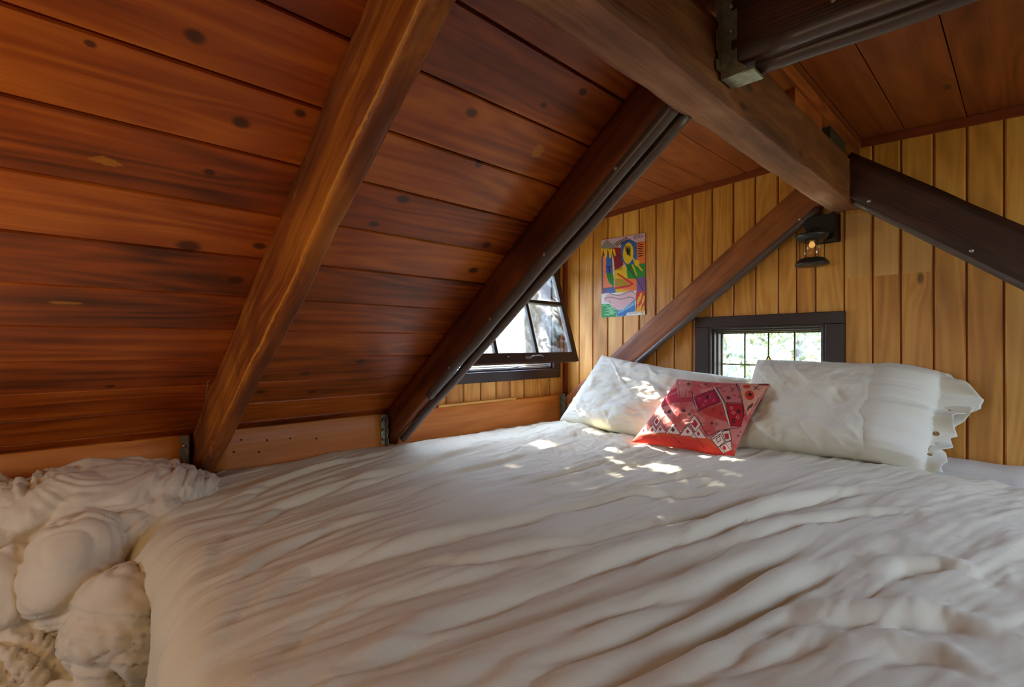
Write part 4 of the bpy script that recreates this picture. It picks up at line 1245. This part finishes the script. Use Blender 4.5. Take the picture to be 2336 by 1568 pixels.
# ---- red patterned cushion
kC = dict(TL=(-1.163, 2.127, -.172), TR=(-.742, 2.148, -.170), BL=(-1.262, 1.88, -.468), BR=(-.812, 1.94, -.478), T=.055, pin=.06, ex=2.0, wr=.004, seed=2.0, n=300, m=300)
t, mb, F, N = make_pillow('cushion', 'red and pink geometric patterned cushion leaning between the two white pillows', 'cushion', None, M['kilim'], 'cover', **kC)
n_ = 300
lin1 = np.linspace(-1, 1, n_); lin1 = np.sin(lin1*math.pi/2)*.35+lin1*.65
Uc, Vc = np.meshgrid((lin1+1)/2, (lin1+1)/2, indexing='ij')
c4 = {'TL': (1190, 378), 'TR': (2150, 440), 'BR': (1785, 1205), 'BL': (728, 1040)}
CX = c4['BL'][0]*(1-Uc)*(1-Vc)+c4['BR'][0]*Uc*(1-Vc)+c4['TL'][0]*(1-Uc)*Vc+c4['TR'][0]*Uc*Vc
CY = c4['BL'][1]*(1-Uc)*(1-Vc)+c4['BR'][1]*Uc*(1-Vc)+c4['TL'][1]*(1-Uc)*Vc+c4['TR'][1]*Uc*Vc
pk, rd, dr, cr_, bk, og = (205, 122, 108), (188, 44, 48), (150, 30, 44), (226, 196, 178), (62, 34, 38), (205, 84, 50)
cv = Canvas(CX, CY, pk)
mot = fbm(CX/160, CY/160, 1.0, 4)
cv.C[..., :3] = lin(pk)*(1-sstep(-.2, .9, mot))[..., None]+lin((196, 84, 76))*sstep(-.2, .9, mot)[..., None]
def quad(c, pts, edge=None, w=7):
    cv.fill(pts, c)
    if edge is not None: cv.line(pts+pts[:1], w, edge)
cv.lw = .85
rm = random.Random(12)
for i in range(70):
    a, b = rm.uniform(800, 1950), rm.uniform(420, 1000); k_ = rm.randrange(4); z_ = rm.uniform(8, 15)
    cc = rm.choice([(70, 36, 40), (70, 36, 40), (150, 40, 44), (226, 190, 170)])
    if k_ == 0: cv.line([(a-z_, b), (a, b-z_), (a+z_, b), (a, b+z_), (a-z_, b)], 5, cc)
    elif k_ == 1: cv.line([(a-z_, b-z_), (a+z_, b+z_)], 5, cc); cv.line([(a-z_, b+z_), (a+z_, b-z_)], 5, cc)
    elif k_ == 2: cv.ell(a, b, z_*.6, z_*.7, cc)
    else: cv.line([(a-z_*1.6, b), (a-z_*.5, b-z_*.6), (a+z_*.5, b+z_*.3), (a+z_*1.6, b-z_*.5)], 5, cc)
# bottom orange-red band
cv.fill([(700, 985), (1130, 990), (1500, 1030), (1850, 1130), (1850, 1300), (700, 1200)], og)
cv.fill([(700, 1010), (1100, 1020), (1450, 1060), (1800, 1180), (1800, 1230), (700, 1130)], (212, 62, 48))
# triangles row in cream above the band
for (a, b, w_, h_) in ((860, 985, 95, 110), (975, 985, 80, 90), (1070, 985, 70, 80), (1215, 1000, 80, 95), (1370, 1020, 85, 95), (1480, 1040, 80, 95)):
    cv.fill([(a-w_, b), (a, b-h_), (a+w_, b+10)], cr_); cv.line([(a-w_, b), (a, b-h_), (a+w_, b+10)], 6, bk)
    cv.ell(a, b-h_*.35, 13, 15, rd); cv.line([(a-16, b-h_*.35), (a, b-h_*.35-20), (a+16, b-h_*.35), (a, b-h_*.35+20), (a-16, b-h_*.35)], 4, bk)
def dia(cx_, cy_, r, fillc, inner, wl=7):
    p = [(cx_, cy_-r), (cx_+r*.8, cy_+r*.1), (cx_, cy_+r), (cx_-r*.8, cy_-r*.1)]
    cv.fill(p, fillc); cv.line(p+p[:1], wl, bk)
    q = [(cx_, cy_-r*.5), (cx_+r*.4, cy_), (cx_, cy_+r*.5), (cx_-r*.4, cy_)]
    cv.fill(q, inner); cv.line(q+q[:1], wl*.6, bk)
dia(1018, 870, 62, cr_, rd); dia(1450, 915, 78, cr_, rd)
# cream checker squares lower right
quad(cr_, [(1600, 1050), (1705, 965), (1790, 950), (1795, 1200), (1720, 1190)], bk)
quad(cr_, [(1715, 975), (1790, 950), (1800, 1040), (1745, 1070)], bk, 9); quad(rd, [(1738, 995), (1775, 985), (1778, 1030), (1745, 1040)], bk, 4)
quad(cr_, [(1610, 1060), (1700, 1000), (1735, 1070), (1660, 1120)], bk, 8); cv.line([(1655, 1050), (1690, 1020), (1695, 1055), (1665, 1080), (1655, 1050)], 7, bk)
quad(cr_, [(1680, 1110), (1740, 1080), (1780, 1130), (1725, 1160)], bk, 6); cv.ell(1722, 1118, 16, 18, rd)
cv.fill([(1700, 1165), (1800, 1120), (1830, 1240), (1720, 1230)], (205, 60, 50))
# central field lines
cv.line([(1200, 410), (1250, 560), (1275, 680)], 7, bk); cv.line([(1030, 610), (1060, 740), (1050, 830), (1150, 980)], 6, bk)
cv.line([(1330, 530), (1340, 700)], 6, bk)
quad((190, 52, 66), [(1060, 540), (1210, 500), (1250, 640), (1040, 690)], (150, 60, 60), 4)
for i in range(5): cv.line([(1075+34*i, 600-8*i), (1088+34*i, 580-8*i)], 7, cr_)
cv.fill([(1000, 690), (1290, 630), (1420, 640), (1430, 700), (1200, 690), (1010, 730)], (176, 50, 56))
# deep red squares with double borders
quad(dr, [(1430, 640), (1640, 550), (1710, 690), (1500, 790)], bk, 6); quad((170, 34, 60), [(1462, 652), (1630, 580), (1680, 685), (1510, 765)])
for (a, b) in ((1495, 660), (1560, 690), (1600, 640), (1640, 680), (1540, 730)): cv.line([(a-10, b), (a, b-12), (a+10, b), (a, b+12), (a-10, b)], 4, (214, 120, 120))
cv.ell(1578, 640, 18, 22, bk)
cv.line([(1400, 560), (1440, 700), (1490, 800)], 12, bk); cv.line([(1418, 600), (1452, 700), (1480, 780)], 5, cr_)
cv.line([(1640, 520), (1730, 690), (1790, 910)], 22, cr_); cv.line([(1632, 522), (1722, 692), (1782, 912)], 7, bk); cv.line([(1652, 520), (1742, 690), (1802, 905)], 7, bk)
quad((200, 110, 104), [(1665, 530), (1850, 460), (1915, 680), (1750, 690)], bk, 6)
cv.line([(1850, 450), (1900, 560), (1925, 700), (1925, 800)], 11, bk)
for (a, b) in ((1710, 535), (1740, 570), (1840, 610), (1885, 620), (1780, 640)): cv.line([(a-12, b), (a, b-12), (a+12, b), (a, b+12), (a-12, b)], 5, (120, 30, 44))
cv.line([(1800, 510), (1830, 560)], 7, bk); cv.line([(1840, 510), (1805, 575)], 7, bk)
quad((176, 28, 34), [(1760, 700), (1915, 690), (1925, 800), (1895, 905), (1800, 915)], bk, 7)
for (a, b) in ((1810, 740), (1830, 780), (1870, 820)): cv.line([(a-16, b), (a, b-16), (a+16, b), (a, b+16), (a-16, b)], 6, (228, 150, 140))
cv.ell(1880, 765, 16, 20, bk); cv.ell(1832, 862, 18, 24, bk); cv.ell(1832, 862, 7, 10, rd)
cv.fill([(1510, 790), (1720, 710), (1780, 880), (1560, 830)], (190, 62, 52)); 
for (a, b) in ((1640, 775), (1715, 805)): cv.line([(a-14, b), (a, b-14), (a+14, b), (a, b+14), (a-14, b)], 5, bk)
cv.line([(1480, 850), (1545, 980), (1575, 1030)], 8, bk); cv.line([(1575, 1030), (1700, 965), (1880, 920)], 7, bk)
cv.line([(1410, 900), (1430, 1000), (1520, 1130)], 7, bk); cv.line([(1280, 1010), (1410, 905)], 6, bk); cv.line([(1150, 980), (1290, 1100)], 6, bk)
# little animals and sprigs
for (a, b, s_) in ((1165, 780, 1), (1335, 790, 1), (1250, 800, .7), (1400, 825, .6), (1110, 785, .5), (1350, 455, .9), (1550, 465, .9), (1785, 640, .8), (1215, 970, .7), (1620, 900, .5)):
    for q in range(4):
        th = q*.8+.3; cv.line([(a-28*s_*math.cos(th), b-26*s_*math.sin(th)), (a+28*s_*math.cos(th), b+26*s_*math.sin(th))], 7*s_+2, bk)
cv.line([(1340, 500), (1400, 470), (1470, 480), (1500, 520)], 10, (150, 60, 50)); cv.line([(1280, 400), (1400, 400), (1560, 395)], 5, bk)
cv.fill([(1650, 440), (1740, 430), (1720, 470), (1640, 480)], rd)
for i in range(4): cv.line([(1560+12*i, 530-14*i), (1580+12*i, 505-14*i)], 6, bk)
quad((216, 150, 120), [(1880, 450), (2150, 440), (2060, 600), (1960, 800), (1925, 690)], None)
cv.ell(1980, 590, 42, 50, (206, 60, 30)); cv.ell(1950, 490, 34, 30, (196, 70, 40)); cv.ell(1985, 585, 16, 20, bk)
for i in range(4): cv.line([(1960+12*i, 745-12*i), (1975+12*i, 700-12*i)], 8, bk)
cv.line([(2010, 490), (2060, 520)], 9, bk); cv.line([(2050, 470), (2020, 530)], 9, bk); quad((150, 50, 50), [(2050, 445), (2140, 440), (2130, 465), (2060, 465)], bk, 5)
cv.line([(2060, 600), (2040, 660), (2000, 700)], 5, bk)
exf = cv.C.reshape(-1, 4)
exb = exf.copy()
obj('cushion_cover', mb, M['kilim'], parent=t, extra=np.concatenate([exf, exb]))

# ---- crumpled bare comforter at the foot of the bed
def blob_mesh(name, lobes, voxel, disp, mat, label, cat, smooth=6, floor=-.998, cut=None):
    bm = bmesh.new()
    for (c, r, rot) in lobes:
        m = Matrix.Translation((c[0], c[1], c[2]+ZO)) @ Matrix.Rotation(rot[2], 4, 'Z') @ Matrix.Rotation(rot[1], 4, 'Y') @ Matrix.Rotation(rot[0], 4, 'X') @ Matrix.Diagonal((r[0], r[1], r[2], 1))
        bmesh.ops.create_icosphere(bm, subdivisions=4, radius=1.0, matrix=m)
    me = bpy.data.meshes.new('tmp'); bm.to_mesh(me); bm.free()
    o = bpy.data.objects.new('tmp', me); COL.objects.link(o)
    md = o.modifiers.new('r', 'REMESH'); md.mode = 'VOXEL'; md.voxel_size = voxel
    ms = o.modifiers.new('s', 'SMOOTH'); ms.iterations = smooth; ms.factor = .5
    dg = bpy.context.evaluated_depsgraph_get(); dg.update()
    me2 = bpy.data.meshes.new_from_object(o.evaluated_get(dg))
    bpy.data.objects.remove(o, do_unlink=True)
    n = len(me2.vertices)
    co = np.empty(n*3); me2.vertices.foreach_get('co', co); co = co.reshape(-1, 3)
    no = np.empty(n*3); me2.vertices.foreach_get('normal', no); no = no.reshape(-1, 3)
    x, y, z = co.T
    co = co+no*disp(x, y, z-ZO)[:, None]
    if cut: co = cut(co)
    co[:, 2] = np.maximum(co[:, 2], floor+ZO)
    org = np.array([(co[:, 0].min()+co[:, 0].max())/2, (co[:, 1].min()+co[:, 1].max())/2, co[:, 2].min()])
    me2.vertices.foreach_set('co', (co-org).ravel())
    me2.polygons.foreach_set('use_smooth', [True]*len(me2.polygons))
    me2.materials.clear(); me2.materials.append(mat); me2.update(); me2.name = name
    ob = bpy.data.objects.new(name, me2); COL.objects.link(ob); ob.location = org
    tag(ob, label, cat); return ob
def worley(x, y, z):
    xi = np.floor(x).astype(int); yi = np.floor(y).astype(int); zi = np.floor(z).astype(int)
    f1 = np.full(x.shape, 9.0); f2 = np.full(x.shape, 9.0)
    for i in (-1, 0, 1):
        for j in (-1, 0, 1):
            for k in (-1, 0, 1):
                a, b, c = xi+i, yi+j, zi+k
                h0 = _perm[_perm[_perm[a & 255]+(b & 255)]+(c & 255)]
                d = np.sqrt((a+.5+.45*_val[h0]-x)**2+(b+.5+.45*_val[(h0+57) & 255]-y)**2+(c+.5+.45*_val[(h0+131) & 255]-z)**2)
                f2 = np.where(d < f1, f1, np.minimum(f2, d)); f1 = np.minimum(f1, d)
    return f2-f1
def dwr(x, y, z):
    u = x*.8+y*.6; v = -x*.6+y*.8
    r = 1-np.abs(vnoise(u*9+2*vnoise(x*4, y*4, z*4), v*4, z*7))*2.4
    r2 = 1-np.abs(vnoise(u*5+9, v*11+1.5*vnoise(x*5, y*5, z*5+7), z*9))*2.4
    r3 = 1-np.abs(vnoise(u*17+2.5*vnoise(x*7, y*7, z*7), v*6, z*10+3))*2.2
    r4 = 1-np.abs(vnoise(u*8+4, v*24+3*vnoise(x*8, y*8, z*8+7), z*18))*2.2
    amp = sstep(-.3, .5, vnoise(x*4+9, y*4, z*4))
    wx = x+.05*fbm(x*7, y*7, z*7, 2); wy = y+.05*fbm(x*7+9, y*7, z*7, 2); wz = z+.04*fbm(x*7, y*7+5, z*7, 2)
    p1 = worley(wx*5.0, (wy+.4*wx)*3.2, wz*6.5)
    puff = .012*np.minimum(1, p1/.35)**.7
    # pleats whose direction drifts over the heap: sharp creases between soft ribs
    out = 0
    for (fr, st, a_, ph, sd_) in ((9, 2.6, .020, .5, 1.0), (17, 4.0, .012, 1.7, 4.0), (30, 6.5, .006, 1.1, 8.0)):
        th = ph+1.3*vnoise(x*2.2+sd_, y*2.2, z*2.2)
        q1 = wx*np.cos(th)+wy*np.sin(th)+.6*wz; q2 = -wx*np.sin(th)+wy*np.cos(th)
        m_ = .35+.65*sstep(-.25, .35, vnoise(x*5+sd_, y*5+3, z*5))
        out = out+a_*m_*(np.minimum(np.abs(vnoise(q1*fr+sd_, q2*st, wz*st))*2.2, 1)**.8-.45)
    return -.006+puff+out+.012*fbm(x*4.5, y*4.5, z*4.5, 2)+.0015*fbm(u*40, v*26, z*30, 2)
lobes = [((-1.86, -.06, -.52), (.24, .36, .155), (.0, -.15, .05)),
         ((-1.90, -.42, -.53), (.26, .34, .17), (.1, -.1, .0)),
         ((-1.70, .06, -.55), (.13, .15, .12), (.0, .3, .2)),
         ((-1.62, -.03, -.60), (.155, .10, .19), (.2, .7, -.3)),
         ((-1.70, -.22, -.60), (.20, .15, .16), (.2, .3, .3)),
         ((-1.47, .03, -.70), (.13, .11, .17), (.1, .35, .2)),
         ((-1.52, -.17, -.74), (.14, .10, .10), (.0, .4, .5)),
         ((-1.42, -.10, -.86), (.15, .15, .12), (.1, .2, -.4)),
         ((-1.60, -.40, -.72), (.20, .16, .16), (.3, .2, .1)),
         ((-1.75, -.25, -.82), (.36, .55, .20), (0, 0, 0)),
         ((-1.95, .13, -.62), (.14, .14, .16), (0, 0, 0)),
         ((-1.48, -.36, -.88), (.18, .18, .12), (0, .2, 0))]
def keep(co):
    co[:, 0] = np.maximum(co[:, 0], -2.10); return co
blob_mesh('comforter', lobes, .0065, dwr, M['down'], 'crumpled cream coloured down comforter heaped at the foot of the bed', 'comforter', smooth=3, cut=keep)
blob_mesh('bedsheet', [((-1.40, .02, -.98), (.20, .11, .075), (0, 0, .2)), ((-1.22, -.0, -.99), (.16, .10, .06), (0, 0, -.2))], .012,
          lambda x, y, z: .006*fbm(x*9, y*9, z*9, 3), M['greysheet'], 'grey-green sheet lying on the floor below the comforter', 'sheet', smooth=4)

# ================================================================== OUTSIDE
def leaves(mb, pts, size, rr):
    for p in pts:
        a = Vector((rr.gauss(0, 1), rr.gauss(0, 1), rr.gauss(0, 1))).normalized()
        b = a.cross(Vector((rr.gauss(0, 1), rr.gauss(0, 1), rr.gauss(0, 1)))).normalized()
        s_ = size*rr.uniform(.6, 1.3); c = Vector(p); w = s_*.45; bid = rr.random()
        i = len(mb.v)
        nn_ = a.cross(b)*s_*.12
        for q in (c-a*s_, c+b*w-a*s_*.2+nn_, c+a*s_*1.0, c-b*w-a*s_*.2+nn_): mb.v.append(tuple(q))
        mb.face((i, i+1, i+2), [(0, 0)]*3, bid); mb.face((i, i+2, i+3), [(0, 0)]*3, bid)
LIT = [(-1.661, 2.002, 0.13, 0.07), (-1.535, 1.559, 0.117, 0.042), (-1.206, 1.903, 0.091, 0.07), (-1.017, 1.919, 0.156, 0.063), (-0.822, 1.912, 0.091, 0.056), (-0.966, 1.617, 0.091, 0.042), (-0.878, 1.607, 0.104, 0.07), (-0.781, 1.567, 0.091, 0.07), (-1.063, 1.537, 0.065, 0.028), (-1.224, 1.686, 0.078, 0.028), (-1.043, 1.934, 0.13, 0.084), (-0.95, 1.99, 0.156, 0.07), (-0.789, 2.071, 0.117, 0.056), (-0.927, 1.951, 0.13, 0.056), (-1.052, 2.114, 0.091, 0.042), (-0.96, 2.135, 0.078, 0.028)]
sd = SUN_DIR
def lit(p):
    k = (p[2]+.485)/(-sd.z); x = p[0]+sd.x*k; y = p[1]+sd.y*k
    for (cx_, cy_, rx, ry) in LIT:
        if ((x-cx_)/rx)**2+((y-cy_)/ry)**2 < 1: return True
    return False
rr = random.Random(5)
pts = []
while len(pts) < 6500:
    a = rr.uniform(4.6, 6.2); yw = rr.uniform(.95, 2.5); zw = rr.uniform(-.24, .75)
    p = (-2.2-a, yw+.12*a, zw+.62*a)
    if lit(p): continue  # leaves left out so the gaps shape the sun patches on the bed
    pts.append(p)
tree = thing('tree', 'pale leafy tree standing outside the open casement', 'tree', (-6.2, 6.45, -4.0))
mb = MB(); leaves(mb, pts, .05, rr); obj('foliage', mb, M['leaf'], parent=tree)
mb = MB(); mb.tube([(-6.2, 6.45, -4.0), (-6.2, 6.4, -1.0), (-6.3, 6.2, 1.6), (-7.0, 4.0, 3.6)], .1, 16, radii=[.46, .42, .34, .10])
mb.tube([(-6.3, 6.2, 1.6), (-7.4, 3.4, 3.2), (-7.6, 2.0, 3.9)], .03, 8, radii=[.2, .06, .03]); obj('trunk', mb, M['bark'], parent=tree)
tree2 = thing('tree', 'sunlit leafy tree seen through the small leaded window', 'tree', (-1.9, 5.6, -4.0))
pts = []
cl = [(rr.uniform(-3.2, -.6), rr.uniform(4.0, 6.2), rr.uniform(-1.6, .9), rr.uniform(.15, .4)) for _ in range(75)]
for c in cl:
    for _ in range(90):
        pts.append((c[0]+rr.gauss(0, c[3]*.5), c[1]+rr.gauss(0, c[3]*.5), c[2]+rr.gauss(0, c[3]*.5)))
mb = MB(); leaves(mb, pts, .032, rr); obj('foliage', mb, leaf_mat('green_leaf', (.13, .16, .06, 1), (.07, .095, .035, 1)), parent=tree2)
mb = MB(); mb.tube([(-1.9, 6.4, -4.0), (-1.95, 6.3, -1.5), (-1.8, 6.0, -.2), (-1.5, 5.6, .8)], .1, 12, radii=[.14, .1, .06, .03]); obj('trunk', mb, M['bark'], parent=tree2)
mb = MB(); mb.box(-14, 12, -12, 16, -4.2, -4.0, 0, 0)
struct(obj('ground', mb, plain('grass_ground', (0.12, 0.14, 0.06, 1), .9, nscale=3)), 'ground far below the loft')

# ================================================================== added lamp, unseen behind the viewer, to warm the left roof
lp = thing('added_warm_lamp', 'added warm globe lamp, unseen behind the viewer', 'lamp', (-.85, -.75, .15))
mb = MB(); mb.lathe([(0, .12), (.03, .125), (.05, .15), (.055, .18), (.045, .21), (.02, .23), (0, .23)], (-.85, -.75, 0), 20); obj('added_lamp_globe', mb, M['bulb'], parent=lp)
mb = MB(); mb.tube([(-.85, -.75, .23), (-.85, -.75, .565)], .004, 6); obj('cord', mb, M['iron'], parent=lp)
pl = bpy.data.lights.new('added_lamp_light', 'POINT'); pl.energy = 9; pl.color = (1.0, .74, .42); pl.shadow_soft_size = .2
plo = bpy.data.objects.new('added_lamp_light', pl); COL.objects.link(plo); plo.parent = lp
plo.location = (0, 0, -.08)

for o in bpy.data.objects:
    if '_w' in o: del o['_w']
